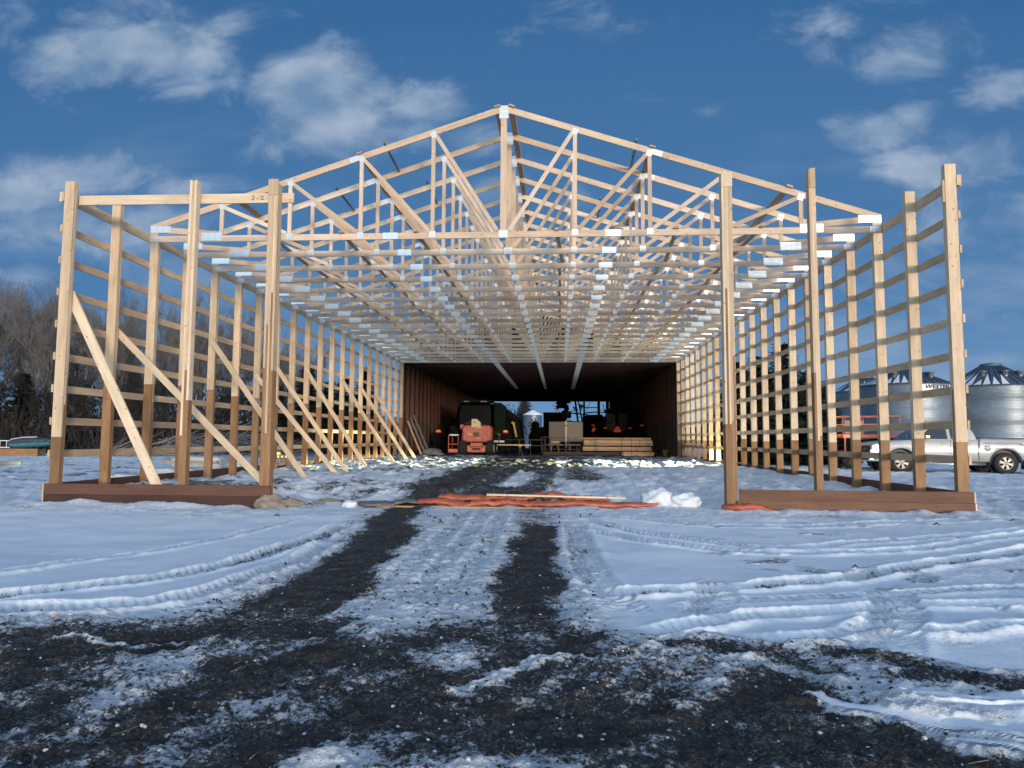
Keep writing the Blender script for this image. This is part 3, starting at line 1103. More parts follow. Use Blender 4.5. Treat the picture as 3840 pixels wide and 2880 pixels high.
cu = bpy.data.curves.new('pencil_mark', 'FONT')
cu.body = '2 - 2'
cu.size = .13
to = bpy.data.objects.new('pencil_tmp', cu)
col.objects.link(to)
me = bpy.data.meshes.new_from_object(to.evaluated_get(bpy.context.evaluated_depsgraph_get()))
bpy.data.objects.remove(to)
me.materials.clear()
me.materials.append(MATS['mark_dark'])
o = bpy.data.objects.new('pencil_mark', me)
o.rotation_euler = (R(90), 0, 0)
o.location = (-4.60, .190, 5.72)
col.objects.link(o)
o.parent = barn

# skirt boards
def skirt(name, a, b_, mat, tone=None):
    mb = MB()
    mb.box(a, b_, mat, tone)
    return mb.build(name, barn)


skirt('skirt_board', (-8.24, -.042, .168), (-3.955, -.003, .356), 'skirt_dark', 1.35)
skirt('skirt_board', (-8.245, -.034, -.25), (-4.0, -.003, .164), 'skirt_dark', .62)
skirt('skirt_board', (4.345, -.042, .184), (8.225, -.003, .372), 'skirt_brown', 1.0)
skirt('skirt_board', (4.30, -.048, -.25), (8.235, -.003, .180), 'skirt_brown', 1.12)
for q in (((-8.275, -.03, .17), (-8.246, .02, .352)), ((-8.275, -.03, -.2), (-8.247, .02, .164)),
          ((8.228, -.04, .186), (8.252, .02, .37)), ((8.238, -.045, -.2), (8.262, .02, .178))):
    mb = MB()
    mb.box(q[0], q[1], 'pine')
    mb.build('board_end', barn)
for sd in (-1, 1):
    for zz in ((-.25, .162), (.166, .356)):
        x0, x1 = (-HW - .040, -HW - .002) if sd < 0 else (HW + .002, HW + .040)
        mb = MB()
        y = 0.03
        while y < 28.5:
            y2 = min(28.6, y + 4.28)
            mb.box((x0, y + .001, zz[0]), (x1, y2 - .001, zz[1]), 'skirt_dark' if sd < 0 else 'skirt_brown', random.uniform(.7, 1.0))
            y = y2
        mb.build('skirt_board', barn)

# temporary diagonal braces along the left wall
for (ty, tz, fx, tn) in ((0.17, 3.95, -6.0, 1.12), (1.62, 3.45, -4.55, 1.08), (5.62, 3.85, -5.35, 1.0), (8.48, 3.15, -5.42, 1.0), (9.90, 3.62, -5.55, 1.0),
                         (12.76, 3.75, -5.75, 1.0), (17.05, 3.75, -5.75, .98), (19.9, 3.65, -5.75, .98), (22.76, 3.5, -5.95, .98)):
    if ty < 1:
        ty = 0.155
    fz = gz_(fx, ty) - .05
    mb = MB()
    wth = .185 if ty < 1 else .14
    mb.bar((-8.08, ty, tz), (fx, ty, fz), wth, .038, 'pine', tone=tn, side=(0, 1, 0))
    mb.build('diagonal_brace', barn)

# ---- roof trusses
SL = (8.76 - 6.10) / HW
NODES = [1.60, 3.25, 4.90, 6.50]


def top_z(xx):
    return 8.76 - SL * abs(xx)


def truss_chords(mb):
    y = .019
    for s_ in (-1, 1):
        ang = math.atan(SL)
        off = .07 / math.cos(ang)
        mb.bar((s_ * 0.002, y, 8.76 - off), (s_ * 3.36, y, top_z(3.36) - off), .14, .038, 'pine_truss')
        mb.bar((s_ * 3.362, y, top_z(3.362) - off), (s_ * (HW - .015), y, top_z(HW - .015) - off), .14, .038, 'pine_truss')
        # heel: upright and sloping strut
        mb.box((s_ * (HW - .002), .001, HEEL + .142), (s_ * (HW - .185), .037, 6.02), 'pine_truss')
        mb.bar((s_ * (HW - .19), y, 6.00), (s_ * 6.60, y, HEEL + .175), .135, .0345, 'pine_truss')
    xs = [-HW, -2.56, 2.44, HW]
    for a, b_ in zip(xs[:-1], xs[1:]):
        mb.box((a + .001, 0, HEEL), (b_ - .001, .038, HEEL + .14), 'pine_truss')


def truss_webs():
    out = []
    w = []
    for s_ in (-1, 1):
        for i, xn in enumerate(NODES):
            w.append(('v', s_ * xn))
            xin = s_ * (NODES[i - 1] if i else 0.07)
            w.append(('d', s_ * xn, xin))
    w.append(('k', 0))
    for q in w:
        mb = MB()
        if q[0] == 'v':
            mb.box((q[1] - .044, .0008, HEEL + .10), (q[1] + .044, .0372, top_z(q[1]) - .12), 'pine_truss')
        elif q[0] == 'k':
            mb.box((-.07, .0012, HEEL + .10), (.07, .0368, 8.66), 'pine_truss')
        else:
            sg = 1 if q[1] > 0 else -1
            mb.bar((q[1] - sg * .06, .019, top_z(q[1]) - .15), (q[2] + sg * .07, .019, HEEL + .17), .089, .0335, 'pine_truss')
        out.append(mb)
    return out


def plate(mb, cx, cz, w, h, ang=0.0, vert=False):
    mname = 'splice_plate' if w > .3 else 'nail_plate'
    c, s_ = math.cos(ang), math.sin(ang)
    b0 = len(mb.v)
    po = random.uniform(0, .0014)
    for yy in (-.0032 - po, -.0006):
        for (a, d_) in ((-w / 2, -h / 2), (w / 2, -h / 2), (w / 2, h / 2), (-w / 2, h / 2)):
            mb.v.append((cx + a * c - d_ * s_, yy, cz + a * s_ + d_ * c))
    k = 1.0
    uvs = [(0, 0), (w * k, 0), (w * k, h * k), (0, h * k)]
    if vert:
        uvs = [(0, 0), (0, w * k), (h * k, w * k), (h * k, 0)]
    mb.face([b0 + i for i in (0, 1, 2, 3)], mname, uvs)
    mb.face([b0 + i for i in (7, 6, 5, 4)], mname, uvs)
    for i in range(4):
        j = (i + 1) % 4
        mb.face([b0 + i, b0 + 4 + i, b0 + 4 + j, b0 + j], mname, [(0, 0)] * 4)


def truss_plates():
    L = [(0, 8.60, .21, .30, 0, True), (0, HEEL + .085, .21, .17, 0, False)]
    a = math.atan(SL)
    for s_ in (-1, 1):
        for xn in NODES:
            L.append((s_ * xn, top_z(xn) - .13, .13, .15, -s_ * a, False))
            if xn < 6:
                L.append((s_ * xn, HEEL + .10, .15, .14, 0, False))
        L.append((s_ * 3.40, top_z(3.40) - .075, .27, .125, -s_ * a, False))
        L.append((s_ * (HW - .242), 6.0, .485, .155, 0, False))
        L.append((s_ * (HW - .125), HEEL + .078, .245, .115, 0, False))
        L.append((s_ * 6.72, HEEL + .115, .49, .185, 0, False))
    L.append((-2.56, HEEL + .075, .34, .15, 0, False))
    L.append((2.44, HEEL + .075, .34, .15, 0, False))
    out = []
    for q in L:
        mb = MB()
        plate(mb, *q)
        out.append(mb)
    return out


def merge(dst, src, dy):
    b0 = len(dst.v)
    dst.v += [(p[0], p[1] + dy, p[2]) for p in src.v]
    for f_, mi_, uv_, tn, sm_ in zip(src.f, src.mi, src.uv, src.tone, src.sm):
        dst.face([b0 + i for i in f_], src.mats[mi_], uv_, tn * random.uniform(.95, 1.05), sm_)


rest_web, rest_plate = MB(), MB()
for n_ in range(2, 21):
    y = n_ * S
    mb = MB()
    truss_chords(mb)
    tr_ = mb.build('roof_truss', barn)
    jx_ = random.uniform(-.012, .012)
    tr_.location = (jx_, y, random.uniform(-.004, .004))
    webs, plates = truss_webs(), truss_plates()
    if n_ < 7:
        for q in webs:
            q.build('web', tr_)
    else:
        for q in webs:
            merge(rest_web, q, y)
    if n_ < 5:
        for q in plates:
            q.build('nail_plate', tr_)
    else:
        for q in plates:
            merge(rest_plate, q, y)
o = rest_web.build('web', barn)
o['kind'] = 'stuff'
o = rest_plate.build('nail_plate', barn)
o['kind'] = 'stuff'

# lengthwise bracing boards on the trusses
a = math.atan(SL)
for s_ in (-1, 1):
    for xx in (.16, 3.30, 6.25):
        mb = MB()
        zc = top_z(xx) + .021
        side = Vector((s_ * math.sin(a), 0, math.cos(a)))
        y = 2 * S - .06
        while y < 28.4:
            y2 = min(28.6, y + random.choice((3, 4)) * S)
            mb.bar((s_ * xx, y, zc), (s_ * xx, y2 - .002, zc), .14, .038, 'pine_truss', side=side, tone=random.uniform(.6, .85))
            y = y2
        mb.build('roof_brace', barn)
for xx in (-5.45, -3.75, -1.95, 1.25, 3.9, 5.6):
    mb = MB()
    y = 2 * S - .1
    while y < 28.4:
        y2 = min(28.6, y + random.choice((2, 3)) * S)
        dx = random.uniform(-.10, .10)
        mb.bar((xx + dx, y, HEEL + .161), (xx - dx, y2 + .12, HEEL + .161), .089, .038, 'pine_truss', side=(0, 0, 1), tone=random.uniform(.6, .9))
        y = y2 + .14
    mb.build('ceiling_brace', barn)
# short spacer sticks over the top chords
for (xx, n_) in ((-2.75, 2), (2.95, 2), (-2.3, 4), (2.4, 5), (-4.3, 3), (4.4, 6)):
    mb = MB()
    y = n_ * S
    z0 = top_z(xx)
    mb.bar((xx, y - .06, z0 + .07), (xx + .02, y + S + .05, z0 - .03), .038, .06, 'grey_board')
    mb.build('spacer_stick', barn)
# ------------------------------------------------------------------ enclosed part of the shed behind the new frame
SY0, SY1 = 28.72, 66.0
shed = thing('enclosed_shed', 'dark closed-in shed with red brown posts behind the open frame', 'shed', (0, SY0, 0))
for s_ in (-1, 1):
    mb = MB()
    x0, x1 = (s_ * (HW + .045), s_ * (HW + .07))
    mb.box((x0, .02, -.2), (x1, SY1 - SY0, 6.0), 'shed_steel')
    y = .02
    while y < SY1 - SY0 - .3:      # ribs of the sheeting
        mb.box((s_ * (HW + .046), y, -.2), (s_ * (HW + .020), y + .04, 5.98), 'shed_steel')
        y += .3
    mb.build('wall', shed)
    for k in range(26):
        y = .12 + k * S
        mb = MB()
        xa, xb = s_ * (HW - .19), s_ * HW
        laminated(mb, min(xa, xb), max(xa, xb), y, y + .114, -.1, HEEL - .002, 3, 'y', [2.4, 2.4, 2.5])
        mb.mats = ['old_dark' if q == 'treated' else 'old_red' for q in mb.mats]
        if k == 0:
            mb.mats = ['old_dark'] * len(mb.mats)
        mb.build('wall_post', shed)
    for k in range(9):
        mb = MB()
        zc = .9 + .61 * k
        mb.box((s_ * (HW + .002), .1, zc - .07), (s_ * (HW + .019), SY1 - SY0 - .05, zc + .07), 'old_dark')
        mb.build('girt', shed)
for s_ in (-1, 1):
    mb = MB()
    pts = [(s_ * .01, 8.86), (s_ * (HW + .35), 8.86 - SL * (HW + .34)), (s_ * (HW + .35), 8.83 - SL * (HW + .34)), (s_ * .01, 8.83)]
    mb.prism(pts, -.05, SY1 - SY0 + .2, 'roof_steel')
    mb.build('roof', shed)
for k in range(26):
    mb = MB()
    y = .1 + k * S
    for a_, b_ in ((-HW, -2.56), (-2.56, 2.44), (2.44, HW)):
        mb.box((a_ + .001, y, HEEL), (b_ - .001, y + .038, HEEL + .14), 'old_red', random.uniform(.22, .36))  # tone cut low: shade of the dark ceiling put into the wood colour
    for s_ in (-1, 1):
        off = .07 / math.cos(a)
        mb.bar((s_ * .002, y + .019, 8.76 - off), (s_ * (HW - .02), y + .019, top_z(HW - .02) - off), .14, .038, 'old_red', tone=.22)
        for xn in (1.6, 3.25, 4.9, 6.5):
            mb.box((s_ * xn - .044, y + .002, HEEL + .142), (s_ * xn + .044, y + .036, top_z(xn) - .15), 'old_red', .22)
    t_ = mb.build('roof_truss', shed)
    if k < 16:
        for (cx_, w_, h_) in ((-2.56, .34, .15), (2.44, .34, .15), (0, .24, .2)):
            pb = MB()
            plate(pb, cx_, HEEL + .075, w_, min(h_, .15))
            p_ = pb.build('nail_plate', t_)
            p_.location = (0, y - .001, 0)
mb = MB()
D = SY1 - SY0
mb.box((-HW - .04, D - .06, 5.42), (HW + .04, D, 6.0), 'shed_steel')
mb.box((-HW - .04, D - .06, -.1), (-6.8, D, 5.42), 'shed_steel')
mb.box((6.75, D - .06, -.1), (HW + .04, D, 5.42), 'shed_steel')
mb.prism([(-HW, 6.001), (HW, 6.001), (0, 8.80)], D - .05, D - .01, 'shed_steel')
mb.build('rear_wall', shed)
for (x0, x1) in ((3.86, 4.06), (5.42, 5.72)):
    mb = MB()
    mb.box((x0, D - .2, .1), (x1, D - .07, 5.41), 'old_dark')
    mb.build('door_mullion', shed)
mb = MB()
mb.box((4.061, D - .16, 4.70), (5.419, D - .10, 4.80), 'old_dark')
mb.build('door_rail', shed)

# ------------------------------------------------------------------ machines and materials inside
def wheel(mb, c, r, w, tyre='black_rubber', rim='rim_metal', rr=.55, n=28, lug=0):
    prof = [(r * rr, -w / 2), (r * .90, -w / 2), (r * .985, -w * .40), (r, -w * .28), (r, w * .28), (r * .985, w * .40), (r * .90, w / 2), (r * rr, w / 2)]
    mb.lathe(prof, tyre, n, c, 'X')
    if lug:
        for k in range(lug):
            t = 2 * math.pi * k / lug
            for sd in (-1, 1):
                tt = t + (math.pi / lug if sd > 0 else 0)
                p = Vector((c[0] + sd * w * .24, c[1] + math.cos(tt) * (r + .012), c[2] + math.sin(tt) * (r + .012)))
                mb.obox(p, (1, sd * .5 * -math.sin(tt), sd * .5 * math.cos(tt)), (0, math.cos(tt), math.sin(tt)), (0, -math.sin(tt), math.cos(tt)), (w * .46, .045, .05), tyre)


def rimdisc(mb, c, r, side, mat):
    mb.lathe([(0.001, side * .02), (r * .3, side * .02), (r * .35, 0), (r * .85, -side * .03), (r, side * .01), (r * 1.02, -side * .05)], mat, 24, c, 'X')


# boom lift seen from behind
FZ = .235
bl = thing('boom_lift', 'faded orange boom lift with cream plate parked at the shed mouth', 'boom lift', (-3.72, 29.9, FZ - .02))
mb = MB()
rings = []
for t, sx, sz in ((0, .80, .80), (.05, .90, .92), (.14, .955, 1.0), (.9, .955, 1.0), (1.0, .90, .96)):
    y = -.25 + 1.15 * t
    ring = []
    for k in range(28):
        an = 2 * math.pi * k / 28
        cx_, cz_ = math.cos(an), math.sin(an)
        pw = .36
        ring.append((math.copysign(abs(cx_) ** pw, cx_) * .945 * sx, y, 1.32 + math.copysign(abs(cz_) ** pw, cz_) * .53 * sz))
    rings.append(ring)
mb.loft(rings, 'orange_faded')
mb.build('counterweight', bl)
mb = MB()
mb.box((-.20, -.262, 1.15), (.16, -.256, 1.42), 'mark_dark', 1)
mb.mats = ['machine_rust']
mb.build('worn_patch', bl)
for q in ((-.52, 1.23, .25, .085), (0.0, 1.03, .24, .045), (0.02, 1.66, .30, .05)):
    mb = MB()
    mb.box((q[0], -.262, q[1]), (q[0] + q[2], -.256, q[1] + q[3]), 'decal_pale')
    mb.build('decal', bl)
mb = MB()
mb.prism([(-.30, 1.72), (.255, 1.72), (.255, 1.98), (.02, 2.20), (-.30, 2.20)], -.32, -.26, 'cream_paint')
mb.build('cream_plate', bl)
mb = MB()
mb.obox((-.115, -.325, 2.0), (.9, 0, .4), (0, 1, 0), (-.4, 0, .9), (.05, .008, .10), 'mark_dark')
mb.build('plate_slot', bl)
mb = MB()
mb.box((-.58, -.12, .28), (.58, 2.1, .62), 'orange_paint')
mb.box((-.52, -.34, .22), (.52, -.121, .32), 'orange_paint')
mb.box((-.36, -.26, .33), (.36, -.13, .76), 'orange_paint')
for xx in (-.33, .30):
    mb.box((xx, -.30, .5), (xx + .04, -.262, .62), 'black_plastic')
mb.tube([(-.22, -.30, .42), (.22, -.30, .42)], .05, 'black_plastic', 8)
mb.box((-.28, -.31, .53), (.28, -.27, .57), 'mark_dark')
mb.build('chassis', bl)
for xx in (-.44, .40):
    mb = MB()
    mb.box((xx, -.345, .34), (xx + .06, -.335, .42), 'steel_white')
    mb.build('tail_light', bl)
for (xx, yy) in ((-.82, 0), (.82, 0), (-.82, 2.2), (.82, 2.2)):
    mb = MB()
    wheel(mb, (xx, yy, .46), .46, .40, rr=.5, lug=18)
    w_ = mb.build('wheel', bl)
    mb = MB()
    rimdisc(mb, (xx + (.2 if xx > 0 else -.2), yy, .46), .24, 1 if xx > 0 else -1, 'steel_white')
    mb.build('rim', w_)
mb = MB()
mb.tube([(-.15, .2, 2.0), (-.55, .5, 2.0), (-.95, 1.0, 1.9)], [.12, .11, .1], 'machine_rust', 8)
mb.bar((-.95, .2, 1.75), (-.95, 4.4, 1.35), .24, .2, 'orange_faded', side=(1, 0, 0))
mb.build('boom', bl)
mb = MB()
cx0, cx1, cy0, cy1, cz0, cz1 = -1.72, -1.14, .0, 1.5, .18, 1.22
for xx in (cx0, cx1):
    for yy in (cy0, cy1):
        mb.tube([(xx, yy, cz0), (xx, yy, cz1)], .028, 'orange_paint', 6)
for zz in (cz1, .68):
    mb.tube([(cx0, cy0, zz), (cx1, cy0, zz), (cx1, cy1, zz), (cx0, cy1, zz), (cx0, cy0, zz)], .026, 'orange_paint', 6)
mb.box((cx0, cy0 - .01, cz0 - .02), (cx1, cy1, cz0 + .03), 'machine_rust')
mb.box((cx0 - .005, cy0 - .02, cz0 + .031), (cx1 + .005, cy0 - .005, cz0 + .22), 'orange_paint')
mb.build('basket', bl)
mb = MB()
mb.box((cx0 + .06, cy0 - .03, cz1 - .02), (cx1, cy0 + .22, cz1 + .06), 'steel_white')
mb.build('control_box', bl)

# combine in the dark on the left
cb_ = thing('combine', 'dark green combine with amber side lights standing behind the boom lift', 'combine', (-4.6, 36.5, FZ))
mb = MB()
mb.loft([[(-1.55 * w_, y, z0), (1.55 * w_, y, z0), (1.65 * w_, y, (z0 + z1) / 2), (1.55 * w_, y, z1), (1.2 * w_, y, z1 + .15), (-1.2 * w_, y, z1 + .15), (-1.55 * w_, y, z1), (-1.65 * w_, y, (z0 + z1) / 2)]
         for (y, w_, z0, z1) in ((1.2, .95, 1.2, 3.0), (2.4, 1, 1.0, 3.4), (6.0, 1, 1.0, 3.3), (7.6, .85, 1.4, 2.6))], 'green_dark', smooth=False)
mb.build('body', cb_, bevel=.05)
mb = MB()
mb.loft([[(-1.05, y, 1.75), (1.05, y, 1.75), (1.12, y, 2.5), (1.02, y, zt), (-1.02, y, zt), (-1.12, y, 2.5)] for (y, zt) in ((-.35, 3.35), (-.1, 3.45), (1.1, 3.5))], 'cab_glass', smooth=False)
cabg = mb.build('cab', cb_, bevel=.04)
mb = MB()
mb.loft([[(-1.25 * w_, y, z), (1.25 * w_, y, z), (1.15 * w_, y, z + .2), (-1.15 * w_, y, z + .2)] for (y, w_, z) in ((-.65, .92, 3.5), (-.3, 1, 3.52), (1.3, 1, 3.52))], 'green_dark', smooth=False)
mb.build('cab_roof', cb_, bevel=.04)
for xx in (-.72, -.60, -.48, .42, .54, .66, .78):
    mb = MB()
    mb.box((xx, -.66, 3.54), (xx + .07, -.60, 3.60), 'steel_white')
    mb.build('work_light', cb_)
mb = MB()
mb.prism([(1.55, 1.2), (2.05, 1.3), (2.05, 3.3), (1.7, 3.55), (1.2, 3.55), (1.2, 2.2)], .6, 1.5, 'green_dark')
mb.build('side_shield', cb_, bevel=.05)
for xx in (-1.55, 1.55):
    mb = MB()
    wheel(mb, (xx, 1.2, .95), .95, .75, lug=20, rr=.5)
    w_ = mb.build('wheel', cb_)
    mb = MB()
    rimdisc(mb, (xx + math.copysign(.3, xx), 1.2, .95), .48, math.copysign(1, xx), 'yellow_paint')
    mb.build('rim', w_)
for xx in (-1.2, 1.2):
    mb = MB()
    wheel(mb, (xx, 6.4, .6), .6, .45, lug=16)
    mb.build('wheel', cb_)
for xx in (-2.55, 2.12):
    mb = MB()
    mb.prism([(xx - .17, 1.48), (xx + .17, 1.48), (xx + .11, 1.60), (xx - .11, 1.60)], -.30, -.24, 'amber_lens')
    mb.build('amber_light', cb_)
    mb = MB()
    mb.prism([(xx - .17, 1.40), (xx + .17, 1.40), (xx + .17, 1.475), (xx - .17, 1.475)], -.29, -.24, 'red_lens')
    mb.build('red_reflector', cb_)
for xx in (-2.55, 2.12):
    mb = MB()
    mb.box((xx - .42, -.23, .2), (xx + .42, .5, 1.38), 'machine_dark')
    mb.tube([(xx * .6, .2, 1.2), (xx, .2, 1.2)], .06, 'machine_dark', 6)
    mb.build('header_end', cb_, bevel=.04)
mb = MB()
mb.prism([(-.75, .45), (.75, .45), (.6, 1.7), (-.6, 1.7)], -1.2, .9, 'green_dark')
mb.build('feeder_house', cb_)
mb = MB()
mb.obox((2.78, -.15, 1.60), (.22, 0, -.97), (0, 1, 0), (.97, 0, .22), (.95, .06, .13), 'yellow_paint')
mb.obox((2.65, -.13, 2.10), (.9, 0, -.4), (0, 1, 0), (.4, 0, .9), (.25, .06, .16), 'yellow_paint')
mb.build('yellow_bracket', cb_)
mb = MB()
for xx in (2.55, 3.05):
    mb.tube([(xx - .1, .1, 2.5), (xx + .25, .1, .25)], .03, 'green_dark', 6)
for k in range(6):
    t = k / 6
    mb.tube([(2.47 + .33 * t, .1, 2.3 - 2.0 * t), (2.97 + .33 * t, .1, 2.3 - 2.0 * t)], .025, 'green_dark', 6)
mb.build('ladder', cb_)
mb = MB()
mb.prism([(1.7, .3), (3.25, .3), (3.1, 1.5), (2.95, 2.3), (2.4, 2.9), (1.9, 3.25), (1.7, 3.3)], 1.7, 5.2, 'machine_dark')
mb.build('access_platform', cb_)
mb = MB()
for k in range(16):
    x_, z_ = random.uniform(2.0, 3.4), random.uniform(1.0, 3.0)
    mb.tube([(x_, 1.5, z_), (x_ + random.uniform(-.3, .5), 1.55, z_ - random.uniform(.2, .9))], .025, 'green_dark', 5)
mb.build('railing', cb_)

# tractor on the right, seen from behind
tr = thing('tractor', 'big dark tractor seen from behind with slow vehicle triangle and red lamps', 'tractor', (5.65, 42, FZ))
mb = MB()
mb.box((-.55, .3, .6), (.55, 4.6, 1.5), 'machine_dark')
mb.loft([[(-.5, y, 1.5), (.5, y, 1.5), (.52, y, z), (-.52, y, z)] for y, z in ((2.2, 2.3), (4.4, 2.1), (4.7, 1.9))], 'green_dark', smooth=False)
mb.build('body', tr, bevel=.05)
mb = MB()
mb.loft([[(-.85, y, 1.6), (.85, y, 1.6), (.80, y, zt), (-.80, y, zt)] for y, zt in ((.25, 3.05), (1.9, 3.1))], 'cab_glass', smooth=False)
mb.build('cab', tr, bevel=.05)
mb = MB()
mb.loft([[(-.95 * w_, y, 3.1), (.95 * w_, y, 3.1), (.88 * w_, y, 3.3), (-.88 * w_, y, 3.3)] for y, w_ in ((.0, .95), (.3, 1), (2.0, 1))], 'green_dark', smooth=False)
mb.build('cab_roof', tr, bevel=.04)
for s_ in (-1, 1):
    mb = MB()
    mb.lathe([(1.08, -.45), (1.12, -.45), (1.12, .45), (1.08, .45)], 'green_dark', 16, (s_ * 1.2, .9, .95), 'X', True, R(20), R(160))
    mb.build('fender', tr)
    for xx in (1.05, 1.75):
        mb = MB()
        wheel(mb, (s_ * xx, .9, .95), .95, .5, lug=20)
        mb.build('wheel', tr)
    mb = MB()
    wheel(mb, (s_ * .95, 3.9, .72), .72, .42, lug=18)
    mb.build('wheel', tr)
    for xx, zz in ((.94, 1.87), (1.84, 2.08)):
        mb = MB()
        mb.box((s_ * xx - .13, -.30, zz - .05), (s_ * xx + .13, -.25, zz + .05), 'red_lens')
        mb.build('tail_light', tr)
    mb = MB()
    mb.bar((s_ * .5, -.22, 1.82), (s_ * 1.9, -.22, 2.02), .06, .05, 'machine_dark')
    mb.build('light_arm', tr)
mb = MB()
mb.obox((-1.8, -.28, 1.75), (.5, 0, .86), (0, 1, 0), (-.86, 0, .5), (.35, .06, .2), 'red_lens')
mb.build('flag_reflector', tr)
mb = MB()
mb.prism([(-.27, 1.56), (.23, 1.56), (.30, 1.64), (.06, 2.0), (-.08, 2.0), (-.34, 1.64)], -.34, -.31, 'red_lens')
mb.build('slow_vehicle_triangle', tr)
mb = MB()
for k in range(26):
    x_ = random.uniform(-1.2, 1.2)
    z_ = random.uniform(1.0, 3.9)
    y_ = random.uniform(.0, .4)
    q = Vector((x_, y_, z_)) + Vector((random.uniform(-.5, .5), random.uniform(-.2, .2), random.uniform(-.5, .5)))
    mb.tube([(x_, y_, z_), tuple(q)], random.uniform(.015, .05), 'green_dark' if k % 3 else 'pipe_grey', 6)
mb.box((-.1, -.3, .5), (.1, .2, 3.6), 'machine_dark')
mb.build('hitch_frame', tr)
mb = MB()
mb.prism([(-1.5, .3), (1.9, .3), (1.9, 2.0), (1.3, 3.3), (.4, 3.9), (-.4, 3.6), (-1.0, 2.6), (-1.5, 2.2)], 1.2, 1.6, 'green_dark')
mb.build('rear_hopper', tr)

# folded implement standing tall in the middle
im = thing('folded_implement', 'tall folded farm implement with tan drum against the rear doorway', 'implement', (2.0, 48, FZ))
mb = MB()
mb.box((-.25, 0, 0), (.25, .6, 2.6), 'machine_dark')
mb.bar((1.1, .1, .3), (.55, .1, 4.6), .16, .16, 'machine_dark')
mb.bar((1.6, .1, .3), (.75, .1, 4.8), .10, .10, 'machine_dark')
mb.bar((-.3, .2, 3.3), (1.7, .2, 3.1), .10, .10, 'machine_dark')
mb.build('mast', im)
mb = MB()
for k in range(16):
    x_, z_ = -.45 + random.uniform(-.42, .42), 3.85 + random.uniform(-.55, .5)
    mb.obox((x_, .2 + random.uniform(-.2, .2), z_), (math.cos(k), 0, math.sin(k)), (0, 1, 0), (-math.sin(k), 0, math.cos(k)), (random.uniform(.25, .6), .3, random.uniform(.15, .4)), 'machine_dark')
for k in range(11):
    t = math.pi * .45 + math.pi * 1.1 * k / 10
    mb.tube([(-.45 + .5 * math.cos(t), .2, 3.85 + .5 * math.sin(t)), (-.45 + random.uniform(.75, 1.0) * math.cos(t), .2, 3.85 + random.uniform(.65, .85) * math.sin(t))], random.uniform(.02, .035), 'machine_dark', 6)
mb.build('reel', im)
mb = MB()
mb.lathe([(.001, -.4), (.28, -.4), (.34, 0), (.28, .4), (.001, .4)], 'machine_rust', 14, (-.15, -.2, 3.1), 'X')
mb.build('tan_drum', im)
for k in range(22):
    pass
mb = MB()
for k in range(34):
    x_ = random.uniform(-.5, 1.4)
    z_ = random.uniform(2.6, 5.0)
    q = Vector((x_, random.uniform(-.3, .5), z_)) + Vector((random.uniform(-.5, .5), random.uniform(-.3, .3), random.uniform(-.55, .55)))
    mb.tube([(x_, random.uniform(-.3, .5), z_), tuple(q)], random.uniform(.015, .05), 'machine_dark', 6)
mb.build('tine_arms', im)

# harrow wing, farther back right
hw_ = thing('harrow_wing', 'dark raised harrow wing with tines in front of the right rear door panes', 'implement', (6.2, 55, FZ))
mb = MB()
mb.bar((-2.6, 0, 3.5), (1.0, 0, 3.65), .08, .08, 'machine_dark')
mb.bar((-2.6, 0, 3.5), (-.6, 0, 3.85), .05, .05, 'machine_dark')
mb.bar((-.5, 0, .2), (-.4, 0, 4.6), .3, .2, 'machine_dark')
mb.bar((-2.6, .1, 3.2), (-1.9, .1, 4.9), .04, .04, 'machine_dark')
for k in range(14):
    z_ = 2.4 + .14 * k
    mb.tube([(-.3 + random.uniform(-.1, .1), 0, z_), (.5, -.1, z_ - .06 + random.uniform(-.05, .05)), (.9, -.1, z_ - .22)], .022, 'machine_dark', 5)
mb.build('frame', hw_)
mb = MB()
mb.prism([(-2.75, 0), (1.2, 0), (1.2, 2.7), (.4, 3.0), (-.5, 2.9), (-.9, 3.4), (-2.2, 3.35), (-2.75, 3.2)], .4, 1.4, 'machine_dark')  # dark fill added to block the bright sky here, not a known part
mb.build('dark_fill', hw_)

# dark grain truck box
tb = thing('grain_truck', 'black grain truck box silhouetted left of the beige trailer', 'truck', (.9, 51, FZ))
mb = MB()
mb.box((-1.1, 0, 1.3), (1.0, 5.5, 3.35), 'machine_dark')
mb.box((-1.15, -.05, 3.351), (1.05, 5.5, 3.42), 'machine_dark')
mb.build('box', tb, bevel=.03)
mb = MB()
mb.box((-.95, .3, .5), (.9, 6.5, 1.29), 'machine_dark')
mb.build('chassis', tb)
for xx in (-.85, .8):
    for yy in (1.0, 5.0):
        mb = MB()
        wheel(mb, (xx, yy, .5), .5, .4)
        mb.build('wheel', tb)
fan = thing('auger_fan', 'dark bladed fan unit on a stand left of the grain truck', 'machine', (-.95, 49, FZ))
mb = MB()
mb.lathe([(.001, -.1), (.30, -.1), (.36, 0), (.30, .15), (.001, .15)], 'machine_dark', 16, (.1, 0, 2.2), 'Y')
mb.prism([(-.45, 0), (.9, 0), (.9, 2.1), (.35, 2.0), (.1, 2.5), (-.2, 2.0), (-.5, 1.2)], .05, .4, 'machine_dark')
mb.build('housing', fan)
for k in range(7):
    t = 1.2 + k * .55
    mb = MB()
    mb.bar((.1 + .3 * math.cos(t), -.1, 2.2 + .3 * math.sin(t)), (.1 + .62 * math.cos(t + .5), -.1, 2.2 + .62 * math.sin(t + .5)), .10, .03, 'machine_dark')
    mb.build('blade', fan)

